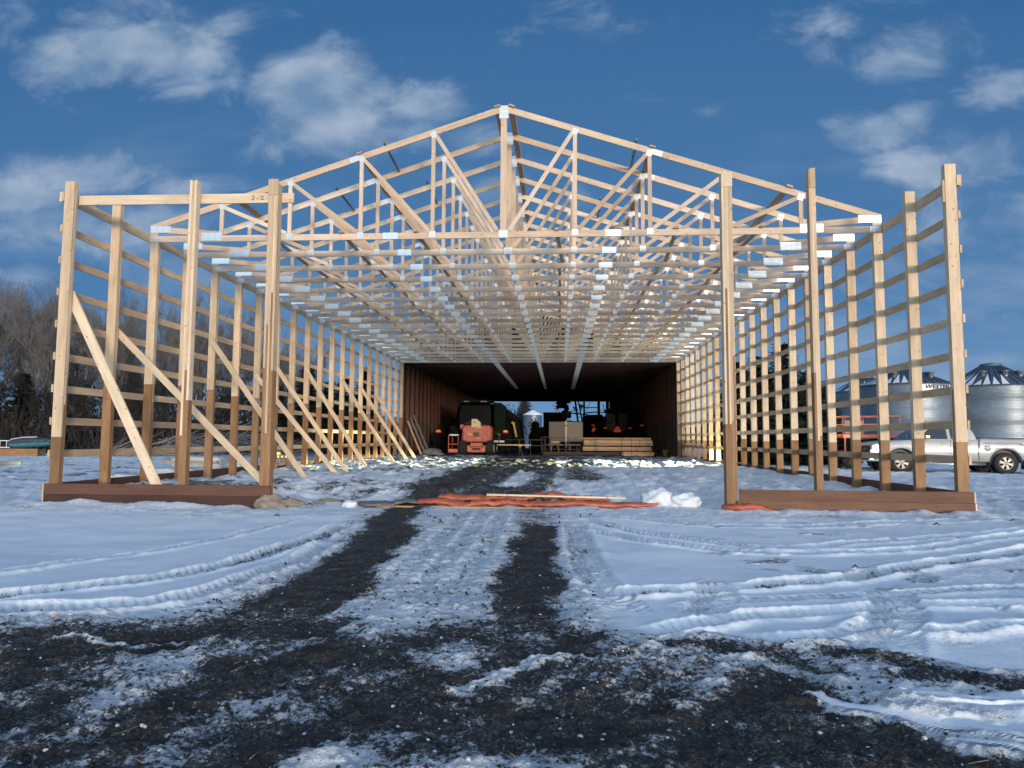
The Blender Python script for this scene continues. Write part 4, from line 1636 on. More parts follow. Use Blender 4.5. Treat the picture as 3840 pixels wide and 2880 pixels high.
# vee-nosed trailer
tv = thing('vee_nose_trailer', 'beige vee-nosed cargo trailer with bright corner trim facing the viewer', 'trailer', (1.68, 35, FZ - .05))
mb = MB()
mb.prism([(-1.14, .55), (-.02, 0), (.02, 0), (1.14, .55), (1.14, 4.5), (-1.14, 4.5)], .88, 2.22, 'trailer_skin', axis='Z')
mb.build('body', tv)
mb = MB()
mb.prism([(-1.16, .53), (0, -.03), (1.16, .53), (1.16, 4.5), (-1.16, 4.5)], 2.222, 2.27, 'machine_dark', axis='Z')  # dark strip colours in the shadow along the top edge
mb.prism([(-1.12, .57), (0, .03), (1.12, .57), (1.12, 4.5), (-1.12, 4.5)], .36, .878, 'machine_dark', axis='Z')
mb.build('dark_edge', tv)
mb = MB()
mb.box((-.035, -.035, .37), (.035, -.002, 2.30), 'trailer_trim')
mb.build('corner_trim', tv)
mb = MB()
mb.tube([(0, -.1, .45), (0, -1.0, .42)], .06, 'machine_dark', 8)
mb.tube([(.0, -.55, .1), (0, -.55, .8)], .05, 'steel_white', 8)
mb.build('tongue_jack', tv)
for s_ in (-1, 1):
    mb = MB()
    wheel(mb, (s_ * 1.0, 2.6, .36), .36, .22)
    mb.build('wheel', tv)
mb = MB()
mb.box((-.10, -.045, 1.93), (.10, -.036, 1.99), 'mark_dark')
mb.build('hinge', tv)

# strapped lumber
def bundle(x0, x1, z0, z1, y0, label, straps, mat='lumber', rows=2):
    t = thing('lumber_bundle', label, 'lumber', ((x0 + x1) / 2, y0, z0), 0, 'strapped bundles of boards in the shed')
    mb = MB()
    w = (x1 - x0) / 2
    rh = (z1 - z0) / rows
    for r in range(rows):
        for k in range(5):
            mb.box((-w + random.uniform(0, .05), .20 * k, r * rh + .001), (w - random.uniform(0, .06), .20 * k + .185, (r + 1) * rh - .003), mat)
    mb.build('boards', t)
    for sx in straps:
        mb = MB()
        xx = sx - (x0 + x1) / 2
        mb.box((xx, -.012, -.002), (xx + .025, -.006, z1 - z0 + .006), 'mark_dark')
        mb.box((xx, -.006, z1 - z0 + .002), (xx + .025, 1.0, z1 - z0 + .008), 'mark_dark')
        mb.build('strap', t)
    return t


bundle(2.63, 6.84, .98 + .25, 1.345, 31.0, 'thin top layer of pale boards on the lumber stack', (3.35, 5.05, 5.6), rows=1)
bundle(2.70, 6.92, .86, 1.19, 31.0, 'upper thick bundle of pale boards in the lumber stack', (3.35, 3.48, 5.0, 5.6, 6.1), rows=2)
bundle(2.64, 6.86, .54, .79, 31.0, 'lower bundle of pale boards in the lumber stack', (3.35, 3.48, 5.0, 5.6, 5.9), rows=2)
bundle(5.02, 6.97, .24, .49, 30.85, 'short bundle of pale boards on the floor right of the dark boards', (5.1, 5.6), rows=2)
bundle(.2, 4.95, .24, .47, 30.7, 'low stack of dark stained boards on the shed floor', (1.2, 3.9), mat='old_dark', rows=3)
for z_, nm in ((.83, 'upper'), (.515, 'lower')):
    for x_ in (3.0, 6.5):
        mb = MB()
        mb.box((x_, 31.0, z_ - .03), (x_ + .09, 31.95, z_ + .025), 'old_dark')
        o = mb.build('spacer_block')
        tag(o, 'dark spacer strip under the %s lumber bundle near its %s end' % (nm, 'left' if x_ < 4 else 'right'), 'spacer')

# steel racks and beam on a stand
def rack(x0, x1, y, z1, label, legs):
    t = thing('pipe_rail', label, 'rail', (0, y, FZ), 0, 'steel pipe rails on the shed floor')
    mb = MB()
    mb.tube([(x0, 0, z1), (x1, 0, z1)], .022, 'pipe_grey', 6)
    mb.tube([(x0, 0, z1 * .62), (x1, 0, z1 * .62)], .018, 'pipe_grey', 6)
    mb.build('rails', t)
    for q in legs:
        mb = MB()
        mb.tube([(q, 0, 0), (q, 0, z1)], .024, 'pipe_grey', 6)
        mb.build('leg', t)
    return t


rack(-2.1, .45, 31.6, .95, 'long brown pipe rail right of the boom lift', (-1.25, -.55, .35))
rack(.1, .62, 32.2, 1.12, 'narrow square pipe frame left of the beige trailer', (.1, .62))
rack(.62, 1.85, 32.0, 1.10, 'pipe rail standing in front of the beige trailer', (.68, 1.85))
rack(.15, 2.6, 31.4, .62, 'low pipe rail across the front of the trailer', (.2, 2.5))
t = thing('roller_stand', 'bright steel beam lying on a tee-shaped roller stand', 'stand', (-1.45, 30.5, FZ))
mb = MB()
mb.box((-1.05, -.05, .60), (.95, .05, .67), 'cream_paint')
mb.build('beam', t)
mb = MB()
mb.tube([(.28, 0, .58), (.46, 0, 0)], .025, 'pipe_grey', 6)
mb.tube([(.28, 0, .58), (.20, .3, 0)], .025, 'pipe_grey', 6)
mb.prism([(.18, .60), (.42, .60), (.33, .50), (.27, .50)], -.04, .04, 'yellow_paint')
mb.build('stand_leg', t)
for (x_, nm) in ((-2.82, 'left'), (-2.46, 'right')):
    mb = MB()
    mb.box((x_, 30.9, 1.02), (x_ + .30, 31.2, 1.14), 'steel_white')
    o = mb.build('white_case', bevel=.01)
    tag(o, 'small white case beside the boom lift, %s one of the pair' % nm, 'case')
t = thing('work_bench', 'dark low bench under the two white cases', 'bench', (-2.5, 31.0, FZ))
mb = MB()
mb.box((-.4, -.1, .70), (.7, .4, .78), 'machine_dark')
mb.build('bench_top', t)
for x_ in (-.36, .62):
    mb = MB()
    mb.box((x_, 0, 0), (x_ + .06, .3, .70), 'machine_dark')
    mb.build('leg', t)
t = thing('power_tool', 'brown upright post tool between the two white cases', 'tool', (-2.47, 30.95, 1.14))
mb = MB()
mb.tube([(0, 0, 0), (0, 0, .32)], .05, 'machine_rust', 8)
mb.box((-.10, -.05, .32), (.10, .05, .42), 'machine_rust')
mb.build('tool_body', t)
for i, (x_, nm) in enumerate(((.95, 'left'), (2.15, 'right'))):
    t = thing('sawhorse', 'wooden sawhorse in front of the trailer, the %s one' % nm, 'sawhorse', (x_, 33.2, FZ), 0, 'sawhorses in front of the trailer')
    mb = MB()
    mb.box((-.45, -.05, .62), (.45, .05, .70), 'lumber')
    mb.build('beam', t)
    for sx in (-1, 1):
        for sy in (-1, 1):
            mb = MB()
            mb.bar((sx * .18, 0, .66), (sx * .30, sy * .25, 0), .08, .04, 'lumber', side=(0, 1, 0), tone=.55)
            mb.build('leg', t)
mb = MB()
mb.loft([[(0.34 * math.cos(k * math.pi / 6) * w_, 0.18 * math.sin(k * math.pi / 6) * w_, z_) for k in range(12)] for z_, w_ in ((0, .85), (.06, 1), (.12, 1), (.17, .8))], 'lumber')
o = mb.build('bread_loaf_pad')
o.name = 'seat_cushion'
o.location = (.95, 33.2, FZ + .72)
tag(o, 'rounded tan cushion lying on the left sawhorse', 'cushion')
t = thing('yellow_bucket', 'rusty yellow bucket on the floor by the right shed wall', 'bucket', (7.55, 30.2, FZ + .02))
mb = MB()
mb.lathe([(.001, 0), (.13, 0), (.17, .34), (.18, .34), (.18, .36), (.16, .36), (.125, .03), (.001, .03)], 'machine_rust', 20, (0, 0, 0))
mb.mats = ['yellow_paint']
mb.build('pail', t)
mb = MB()
mb.tube([(.17 * math.cos(k * math.pi / 8), 0, .34 + .12 * math.sin(k * math.pi / 8)) for k in range(9)], .008, 'pipe_grey', 5)
mb.build('handle', t)
# boards leaning on the left wall and a rubble heap
for k, (y_, tn, nm) in enumerate(((29.5, 'front', 'pale'), (30.3, 'middle', 'grey'), (31.2, 'rear', 'grey'))):
    mb = MB()
    mb.bar((-7.0 + .1 * k, y_, FZ), (-7.95, y_ + .3, 2.3 + .2 * k), .10, .04, 'grey_board' if k else 'lumber', tone=.9)
    o = mb.build('leaning_board')
    tag(o, '%s board leaning on the left shed wall, the %s of three' % (nm, tn), 'board')


def heap(name, label, cat, c, rx, ry, h, mat, seed, kind=None):
    r_ = np.random.RandomState(seed)
    bm = bmesh.new()
    bmesh.ops.create_icosphere(bm, subdivisions=4, radius=1)
    ph = r_.uniform(0, 6.28, (6, 3))
    fr = r_.uniform(2, 7, (6, 3))
    for v in bm.verts:
        d = sum(math.sin(v.co.x * fr[i][0] + ph[i][0]) * math.sin(v.co.y * fr[i][1] + ph[i][1]) * math.sin(v.co.z * fr[i][2] + ph[i][2]) for i in range(6)) * .10
        v.co *= 1 + d
        v.co = Vector((v.co.x * rx, v.co.y * ry, max(v.co.z, -.3) * h))
    for f_ in bm.faces:
        f_.smooth = True
    me = bpy.data.meshes.new(name)
    bm.to_mesh(me)
    bm.free()
    me.materials.append(MATS[mat])
    o = bpy.data.objects.new(name, me)
    o.location = c
    col.objects.link(o)
    tag(o, label, cat)
    return o


heap('rubble_heap', 'grey brown rubble heap by the left wall of the shed', 'heap', (-6.6, 30.6, FZ), .75, .6, .42, 'tarp_grey', 5)
# ------------------------------------------------------------------ pickup truck with its lamps lit
TRZ = math.atan2(.06, -1)
TRL = Vector((18.48, 16.99, -0.01))
pk = thing('pickup_truck', 'silver crew cab pickup truck with lit headlights parked beside the frame', 'pickup truck', TRL, TRZ)
pk.scale = (1.04, 1, 1)


def interp(x, xs, ys):
    return float(np.interp(x, xs, ys))


mb = MB()
rings = []
for x in np.concatenate([np.linspace(-1.28, -.62, 9), np.linspace(-.58, .58, 25), np.linspace(.65, 2.98, 12), np.linspace(3.07, 4.23, 25), np.linspace(4.3, 4.62, 9)]):
    zb = .46
    for xw in (0, 3.65):
        d = .53 ** 2 - (x - xw) ** 2
        if d > 0:
            zb = max(zb, .40 + math.sqrt(d))
    if x < -.62:
        zb = max(zb, .50 + .12 * sstep(-.62, -1.28, np.array(x)))
    zt = interp(x, [-1.28, .85, .95, 2.7, 2.95, 3.6, 4.25, 4.5, 4.62], [1.33, 1.35, 1.32, 1.31, 1.31, 1.28, 1.22, 1.16, 1.06])
    w = interp(x, [-1.28, -1.15, 3.9, 4.35, 4.55, 4.62], [.93, .975, .975, .95, .88, .82])
    zm = max(.86, zb + .04)
    zs = zt - .05
    rings.append([(x, -w + .04, zb), (x, w - .04, zb), (x, w, zb + .03), (x, w + .012, zm), (x, w - .008, max(zm + .01, min(1.06, zs - .01))), (x, w - .015, zs), (x, w - .07, zt),
                  (x, -w + .07, zt), (x, -w + .015, zs), (x, -w + .008, max(zm + .01, min(1.06, zs - .01))), (x, -w - .012, zm), (x, -w, zb + .03)])
mb.loft(rings, 'silver')
mb.build('body', pk)
mb = MB()
mb.box((-1.1, -.85, .42), (4.4, .85, .95), 'black_plastic')
mb.build('underbody', pk)
mb = MB()
cabp = [(.96, 1.28, .93), (1.06, 1.60, .86), (1.22, 1.84, .78), (1.45, 1.885, .74), (2.30, 1.885, .74), (2.50, 1.85, .76), (2.87, 1.58, .86), (3.23, 1.28, .93)]
mb.loft([[(x, -w, 1.26), (x, -w + .0, 1.29), (x, -w2, z), (x, w2, z), (x, w, 1.29), (x, w, 1.26)]
         for (x, z, w2), w in zip(cabp, (.93, .93, .93, .93, .93, .93, .93, .93))], 'silver', smooth=False)
cab = mb.build('cab', pk, bevel=.02)


def side_glass(xz, sd):
    """glass on the leaning cab side"""
    m_ = MB()
    pts = []
    for x, z in xz:
        f_ = (z - 1.29) / (1.885 - 1.29)
        yy = .93 + (.74 - .93) * f_ + .012
        pts.append((x, sd * yy, z))
    m_.quad(pts if sd > 0 else pts[::-1], 'glass_dark')
    return m_


for sd in (-1, 1):
    side_glass([(1.98, 1.33), (3.08, 1.33), (2.72, 1.62), (2.48, 1.79), (1.98, 1.80)], sd).build('side_window', cab)
    side_glass([(1.28, 1.34), (1.86, 1.34), (1.86, 1.80), (1.36, 1.79)], sd).build('side_window', cab)
mb = MB()
mb.quad([(2.91, -.83, 1.575), (2.91, .83, 1.575), (2.54, .73, 1.835), (2.54, -.73, 1.835)], 'glass_dark')
mb.quad([(3.22, -.90, 1.312), (3.22, .90, 1.312), (2.92, .83, 1.57), (2.92, -.83, 1.57)], 'glass_dark')
w_ = mb.build('windscreen', cab)
for v in w_.data.vertices:
    v.co.z += .012
    v.co.x += .010
mb = MB()
mb.box((-1.22, -.88, 1.345), (.86, .88, 1.39), 'black_plastic')
mb.build('bed_cover', pk, bevel=.01)
mb = MB()
for sd in (-1, 1):
    mb.tube([(.90, sd * .985, 1.33), (.91, sd * .993, 1.05), (.95, sd * .995, .80), (.93, sd * .98, .50)], .012, 'black_plastic', 5)
    mb.tube([(1.90, sd * .982, 1.30), (1.91, sd * .985, .9), (1.91, sd * .985, .52)], .006, 'black_plastic', 4)
mb.build('panel_gap', pk)
for sd in (-1, 1):
    for x in (1.35, 2.15):
        mb = MB()
        mb.tube([(x - .11, sd * .975, 1.15), (x - .07, sd * 1.005, 1.155), (x + .07, sd * 1.005, 1.155), (x + .11, sd * .975, 1.15)], .016, 'chrome', 6)
        mb.build('door_handle', pk)
    mb = MB()
    mb.tube([(.72, sd * 1.0, .36), (2.95, sd * 1.0, .36)], .05, 'chrome', 8)
    mb.build('running_board', pk)
    mb = MB()
    mb.obox((2.80, sd * 1.10, 1.40), (1, 0, 0), (0, 1, 0), (0, 0, 1), (.14, .20, .17), 'black_plastic')
    mb.tube([(2.83, sd * .92, 1.36), (2.80, sd * 1.02, 1.38)], .03, 'black_plastic', 6)
    mir = mb.build('wing_mirror', pk, bevel=.03)
    mb = MB()
    mb.obox((2.78, sd * 1.204, 1.415), (1, 0, 0), (0, 1, 0), (0, 0, 1), (.125, .012, .085), 'amber_lamp')
    mb.build('amber_lamp', mir)
    for xw in (0, 3.65):
        mb = MB()
        mb.lathe([(.525, -.02), (.565, -.02), (.565, .03), (.525, .03)], 'black_rubber', 22, (xw, sd * .965, .40), 'Y', True, R(-6), R(186))
        mb.build('wheel_arch', pk)
        mb = MB()
        mb.lathe([(.001, -.12), (.52, -.12), (.52, .02), (.50, .02)], 'black_plastic', 22, (xw, sd * .78, .42), 'Y', True)
        mb.build('arch_liner', pk)
        mb = MB()
        prof = [(.245, -.13), (.36, -.13), (.395, -.09), (.405, -.05), (.405, .05), (.395, .09), (.36, .13), (.245, .13)]
        mb.lathe(prof, 'black_rubber', 32, (xw, sd * .86, .405), 'Y')
        for k in range(30):
            t_ = 2 * math.pi * k / 30
            mb.obox((xw + .40 * math.cos(t_), sd * .86, .405 + .40 * math.sin(t_)), (0, 1, 0), (math.cos(t_), 0, math.sin(t_)), (-math.sin(t_), 0, math.cos(t_)), (.22, .03, .045), 'black_rubber')
        whl = mb.build('wheel', pk)
        mb = MB()
        yo = sd * .955
        mb.lathe([(.235, sd * .0), (.262, sd * .015), (.262, sd * .03), (.235, sd * .035), (.225, 0)], 'rim_metal', 32, (xw, yo, .405), 'Y')
        mb.lathe([(.001, sd * .035), (.06, sd * .035), (.07, sd * .01)], 'rim_metal', 18, (xw, yo, .405), 'Y')
        for k in range(6):
            t_ = 2 * math.pi * (k + .25) / 6
            for o_ in (-.16, .16):
                c_, s_ = math.cos(t_ + o_), math.sin(t_ + o_)
                mb.bar((xw + .05 * math.cos(t_), yo + sd * .02, .405 + .05 * math.sin(t_)), (xw + .245 * c_, yo + sd * .012, .405 + .245 * s_), .042, .03, 'rim_metal', side=(0, 1, 0), tone=1)
        mb.build('rim', whl)
        mb = MB()
        mb.lathe([(.001, 0), (.24, 0)], 'machine_dark', 24, (xw, sd * .90, .405), 'Y')
        mb.build('brake_disc', whl)
    mb = MB()
    mb.loft([[(x, sd * 1.00, z - h), (x, sd * 1.012, z - h), (x, sd * 1.012, z + h), (x, sd * 1.00, z + h)] for x, z, h in ((-.62, 1.12, .02), (-.45, 1.19, .028), (.5, 1.19, .028), (.72, 1.18, .008))], 'silver')
    mb.build('fender_crease', pk)
    mb = MB()
    mb.lathe([(.001, 0), (.115, 0), (.12, -.01)], 'silver', 24, (.62, sd * .991, .98), 'Y')
    mb.build('fuel_door', pk)
    mb = MB()
    mb.obox((-.61, sd * .9, .36), (1, 0, 0), (0, 1, 0), (0, 0, 1), (.03, .24, .36), 'black_rubber')
    mb.build('mud_flap', pk)
mb = MB()
mb.loft([[(4.56, -w, z0), (4.56, w, z0), (4.60, w, (z0 + z1) / 2), (4.56, w, z1), (4.56, -w, z1), (4.60, -w, (z0 + z1) / 2)] for w, z0, z1 in ((.60, .74, 1.06),)] * 2, 'black_plastic')
mb.box((4.54, -.60, .72), (4.628, .60, 1.06), 'black_plastic')
for k in range(5):
    mb.box((4.629, -.58, .75 + .062 * k), (4.645, .58, .775 + .062 * k), 'chrome' if k == 4 else 'machine_dark')
mb.build('grille', pk)
mb = MB()
mb.obox((4.652, 0, .90), (0, 1, 0), (1, 0, 0), (0, 0, 1), (.26, .012, .075), 'mark_dark')
mb.build('badge', pk)
mb = MB()
mb.loft([[(x, -w, .44), (x, w, .44), (x, w, .70), (x, -w, .70)] for x, w in ((4.35, .97), (4.62, .93), (4.74, .72))], 'chrome')
mb.build('front_bumper', pk, bevel=.03)
mb = MB()
mb.loft([[(x, -w, .50), (x, w, .50), (x, w, .72), (x, -w, .72)] for x, w in ((-1.42, .93), (-1.27, .96))], 'chrome')
mb.build('rear_bumper', pk, bevel=.02)
for sd in (-1, 1):
    mb = MB()
    mb.prism([(4.36, .80), (4.63, .80), (4.60, 1.05), (4.40, 1.08)], sd * .64, sd * .955, 'headlamp')
    mb.build('headlight', pk, bevel=.02)
    mb = MB()
    mb.box((-1.30, sd * .80, .85), (-1.10, sd * .985, 1.28), 'red_lens')
    mb.build('tail_light', pk)
fx = Vector((math.cos(TRZ), math.sin(TRZ), 0))
lx = Vector((-math.sin(TRZ), math.cos(TRZ), 0))
for sd in (-1, 1):
    ld = bpy.data.lights.new('headlight_beam', 'SPOT')
    ld.energy = 52000
    ld.spot_size = R(15)
    ld.spot_blend = 0.35
    ld.color = (0.96, 1.0, 0.58)
    ld.shadow_soft_size = .07
    lo = bpy.data.objects.new('headlight_beam', ld)
    p_ = TRL + fx * 4.96 + lx * (sd * .80) + Vector((0, 0, .93))
    lo.location = p_
    d_ = (fx * 1.0 + lx * 0.02 + Vector((0, 0, -.090))).normalized()
    lo.rotation_euler = d_.to_track_quat('-Z', 'Y').to_euler()
    lo.scale = (3.2, 1, 1)
    col.objects.link(lo)

# ------------------------------------------------------------------ grain bins
def grain_bin(c, r, eave, peak, label, decal=False, seed=0):
    t = thing('grain_bin', label, 'grain bin', c, 0, 'steel grain bins on the right')
    rr_ = random.Random(seed)
    mb = MB()
    prof = [(r, -.3)]
    nb = 6
    for k in range(nb):
        prof += [(r + .012 * (k % 2), eave * k / nb + .01), (r + .012 * (k % 2), eave * (k + 1) / nb - .01)]
    mb.lathe(prof, 'bin_steel', 72)
    mb.build('wall', t)
    mb = MB()
    n_ = 36
    mb.lathe([(r + .12, eave - .06), (r + .10, eave - .01), (.75, peak - .28), (.74, peak - .2), (.70, peak - .08), (.3, peak), (.001, peak)], 'bin_roof', n_, smooth=False)
    for k in range(n_):
        an = 2 * math.pi * k / n_
        p0 = (math.cos(an) * (r + .11), math.sin(an) * (r + .11), eave + .02)
        p1 = (math.cos(an) * .78, math.sin(an) * .78, peak - .25)
        mb.bar(p0, p1, .05, .07, 'bin_roof', side=(-math.sin(an), math.cos(an), 0), tone=1)
    mb.build('roof', t)
    mb = MB()
    slope = (peak - .28 - eave) / (r + .1 - .75)
    for k in range(n_):      # old snow left between the roof ribs
        an0, an1 = 2 * math.pi * (k + .10) / n_, 2 * math.pi * (k + .90) / n_
        mid = math.degrees((an0 + an1) / 2) % 360
        p = .95 if 150 < mid < 262 else .12
        if rr_.random() < p:
            top = rr_.uniform(.15, .85) if 150 < mid < 262 else rr_.uniform(.03, .2)
            r0 = r + .08
            r1 = r0 - top * (r0 - .9)
            z0, z1 = eave + .055, eave + .055 + slope * (r0 - r1)
            am = an0 + (an1 - an0) * rr_.uniform(.2, .8)
            mb = MB()
            mb.quad([(r0 * math.cos(an0), r0 * math.sin(an0), z0), (r0 * math.cos(an1), r0 * math.sin(an1), z0), (r1 * math.cos(am), r1 * math.sin(am), z1)], 'snow_lump')
            mb.build('snow_patch', t)
    mb = MB()
    for zz in (eave - .35, eave - .9):
        mb.tube([((r + .35) * math.cos(q), (r + .35) * math.sin(q), zz) for q in np.linspace(R(-28), R(-2), 6)], .025, 'steel_white', 5)
    for q in (R(-28), R(-2)):
        mb.tube([((r + .35) * math.cos(q), (r + .35) * math.sin(q), eave - 1.0), ((r + .35) * math.cos(q), (r + .35) * math.sin(q), eave - .1)], .025, 'steel_white', 5)
    mb.build('platform_rail', t)
    for q in (R(225), R(300), R(265)):
        mb = MB()
        rv = r * .62
        zv = eave + slope * (r - rv)
        mb.lathe([(.22, zv - .1), (.22, zv + .28), (.30, zv + .30), (.30, zv + .36), (.001, zv + .42)], 'bin_steel', 12, (rv * math.cos(q), rv * math.sin(q), 0))
        mb.build('roof_vent', t)
    if decal:
        mb = MB()
        mb.lathe([(r + .022, 4.86), (r + .022, 5.50)], 'decal_white', 30, (0, 0, 0), 'Z', True, R(256), R(322))
        mb.build('name_band', t)
        cu = bpy.data.curves.new('lettering', 'FONT')
        cu.body = 'WESTEEL'
        cu.size = .50
        cu.shear = .22
        cu.offset = .028
        cu.space_character = 1.12
        to = bpy.data.objects.new('lettering_tmp', cu)
        col.objects.link(to)
        dg = bpy.context.evaluated_depsgraph_get()
        me = bpy.data.meshes.new_from_object(to.evaluated_get(dg))
        bpy.data.objects.remove(to)
        bm = bmesh.new()
        bm.from_mesh(me)
        bmesh.ops.subdivide_edges(bm, edges=[e_ for e_ in bm.edges if e_.calc_length() > .15], cuts=2)
        for v in bm.verts:
            x, y = v.co.x, v.co.y
            an = R(267) + (x - 0.0) * .96 / (r + .03)
            v.co = Vector(((r + .034) * math.cos(an), (r + .034) * math.sin(an), 5.15 + y * .76))
        bm.to_mesh(me)
        bm.free()
        me.materials.clear()
        me.materials.append(MATS['decal_ink'])
        lo_ = bpy.data.objects.new('lettering', me)
        col.objects.link(lo_)
        lo_.parent = t
    return t


grain_bin((34.0, 43.3, -.1), 3.25, 5.42, 7.30, 'corrugated steel grain bin at the right edge, behind the truck bed', seed=3)
grain_bin((27.65, 43.3, -.1), 3.25, 5.52, 7.00, 'steel grain bin with dark lettering on a white band behind the truck cab', True, seed=4)
grain_bin((31.0, 50.6, -.1), 3.25, 6.1, 7.8, 'steel grain bin mostly hidden behind the lettered one', seed=5)
grain_bin((32.2, 61, -.1), 3.3, 6.2, 7.9, 'farthest and leftmost steel grain bin beyond the orange lift rails', seed=6)

# ------------------------------------------------------------------ scissor lift behind the truck
sl_ = thing('scissor_lift', 'orange railed scissor lift standing behind the nose of the silver pickup', 'scissor lift', (14.85, 20.2, 0))
mb = MB()
mb.box((-1.2, -.85, 1.36), (1.25, .85, 1.52), 'orange_paint')
mb.build('deck', sl_, bevel=.01)
mb = MB()
for zz in (1.95, 2.30):
    mb.tube([(-1.75, -.83, zz - .05), (-1.2, -.83, zz), (1.22, -.83, zz + .02), (1.22, .83, zz + .02), (-1.2, .83, zz), (-1.2, -.83, zz)], .022, 'orange_faded', 6)
for x in (-1.2, -.45, .35, 1.22):
    for y in (-.83, .83):
        mb.tube([(x, y, 1.5), (x, y, 2.31)], .022, 'orange_faded', 6)
mb.build('guard_rail', sl_)
mb = MB()
mb.box((-1.12, -.80, 1.545), (-.30, -.78, 2.12), 'grey_board')
mb.build('side_panel', sl_)
for y in (-.7, .7):
    mb = MB()
    for k in range(3):
        z0 = .72 + .2 * k
        mb.bar((-1.1, y, z0), (1.1, y, z0 + .2), .09, .05, 'machine_dark')
        mb.bar((1.1, y + .06, z0), (-1.1, y + .06, z0 + .2), .09, .05, 'machine_dark')
    mb.build('scissor_arms', sl_)
mb = MB()
mb.box((-1.15, -.75, .36), (1.15, .75, .72), 'machine_dark')
mb.build('base', sl_, bevel=.02)
mb = MB()
mb.bar((-1.15, -.87, .2), (-1.15, -.87, 1.36), .05, .05, 'orange_faded', side=(0, 1, 0))
mb.box((-1.1, -.88, .25), (-.4, -.8, .62), 'machine_dark')
mb.mats = [mb.mats[0], 'red_siding'] if len(mb.mats) > 1 else mb.mats
mb.build('entry_step', sl_)
for x in (-.85, .85):
    for y in (-.8, .8):
        mb = MB()
        wheel(mb, (0, 0, 0), .36, .26, lug=14)
        o = mb.build('wheel', sl_)
        o.rotation_euler = (0, 0, R(90))
        o.location = (x, y, .36)

# ------------------------------------------------------------------ things on the left
bt = thing('small_boat', 'small weathered teal boat with dark cover lying on a plank crib', 'boat', (-32.0, 30, .0))
mb = MB()
rings = []
for t_ in np.linspace(0, 1, 14):
    x = -1.18 + 2.4 * t_
    w = .55 * math.sqrt(max(0.02, 1 - max(0, (t_ - .45) / .56) ** 2)) * (0.9 + .1 * t_)
    zt = .90 + .12 * t_
    zb = .50 + .26 * max(0, t_ - .2) ** 1.5
    rings.append([(x, -w, zt), (x, -w * .92, (zt + zb) / 2), (x, -w * .5, zb), (x, w * .5, zb), (x, w * .92, (zt + zb) / 2), (x, w, zt)])
mb.loft(rings, 'teal_paint')
mb.build('hull', bt)
mb = MB()
rings = []
for t_ in np.linspace(0.02, .98, 12):
    x = -1.18 + 2.4 * t_
    w = .56 * math.sqrt(max(0.02, 1 - max(0, (t_ - .45) / .56) ** 2))
    zt = .90 + .12 * t_
    hh = .10 + .13 * math.sin(math.pi * min(1, t_ * 1.1))
    rings.append([(x, -w - .012, zt - .14), (x, -w - .012, zt - .005), (x, -w * .5, zt + hh), (x, w * .5, zt + hh), (x, w + .012, zt - .005), (x, w + .012, zt - .14)])
mb.loft(rings, 'navy_cover')
mb.build('cover', bt)
mb = MB()
mb.tube([(-1.12, -.5, .90), (-.95, -.45, 1.05), (-.3, -.33, 1.17), (.6, -.3, 1.20)], .022, 'steel_white', 5)
mb.build('gunwale_trim', bt)
t = thing('plank_crib', 'low crib of weathered planks under the teal boat', 'crib', (-32.6, 30, 0))
for k in range(3):
    mb = MB()
    mb.box((-2.8, -.45, .02 + .15 * k), (1.35, -.38, .155 + .15 * k), 'treated', .9)
    mb.build('plank', t)
mb = MB()
mb.box((-2.7, -.375, .02), (1.3, .4, .44), 'bark_dark')
mb.build('filling', t)
t = thing('aluminium_ladder', 'pale ladder lying on edge at the left of the teal boat', 'ladder', (-34.4, 29.55, .53))
for zz in (0.0, .42):
    mb = MB()
    mb.tube([(-1.6, 0, zz + .02), (1.35, 0, zz)], .028, 'steel_white', 5)
    mb.build('side_rail', t)
for k in range(7):
    mb = MB()
    mb.tube([(-1.5 + .44 * k, 0, 0.01), (-1.5 + .44 * k, 0, .42)], .022, 'steel_white', 5)
    mb.build('rung', t)


def wrapped(c, sx, sy, sz, rz, label, seed):
    r_ = np.random.RandomState(seed)
    t = thing('wrapped_bundle', label, 'bundle', c, rz, 'plastic wrapped bundles left of the frame')
    bm = bmesh.new()
    bmesh.ops.create_cube(bm, size=1)
    bmesh.ops.subdivide_edges(bm, edges=bm.edges[:], cuts=9, use_grid_fill=True)
    for v in bm.verts:
        p = v.co
        r2 = max(abs(p.x), abs(p.y), abs(p.z))
        rnd = 1 - .07 * ((abs(p.x) > .45) + (abs(p.y) > .45) + (abs(p.z) > .45) - 1)
        v.co = Vector((p.x * sx * rnd + r_.uniform(-.03, .03), p.y * sy * rnd + r_.uniform(-.03, .03), (p.z * rnd + .5) * sz + r_.uniform(-.025, .025)))
    for f_ in bm.faces:
        f_.smooth = True
    me = bpy.data.meshes.new('wrapping')
    bm.to_mesh(me)
    bm.free()
    me.materials.append(MATS['plastic_wrap'])
    o = bpy.data.objects.new('wrapping', me)
    col.objects.link(o)
    o.parent = t
    for k in range(2):
        mb = MB()
        xx = (-.3 + .55 * k) * sx
        w = .16 * sx
        mb.prism([(xx - w, .08 * sz), (xx + w, .08 * sz), (xx + w * .2, .62 * sz)], -sy / 2 - .035, -sy / 2 - .02, 'green_print')
        mb.build('printed_mark', t)
    return t


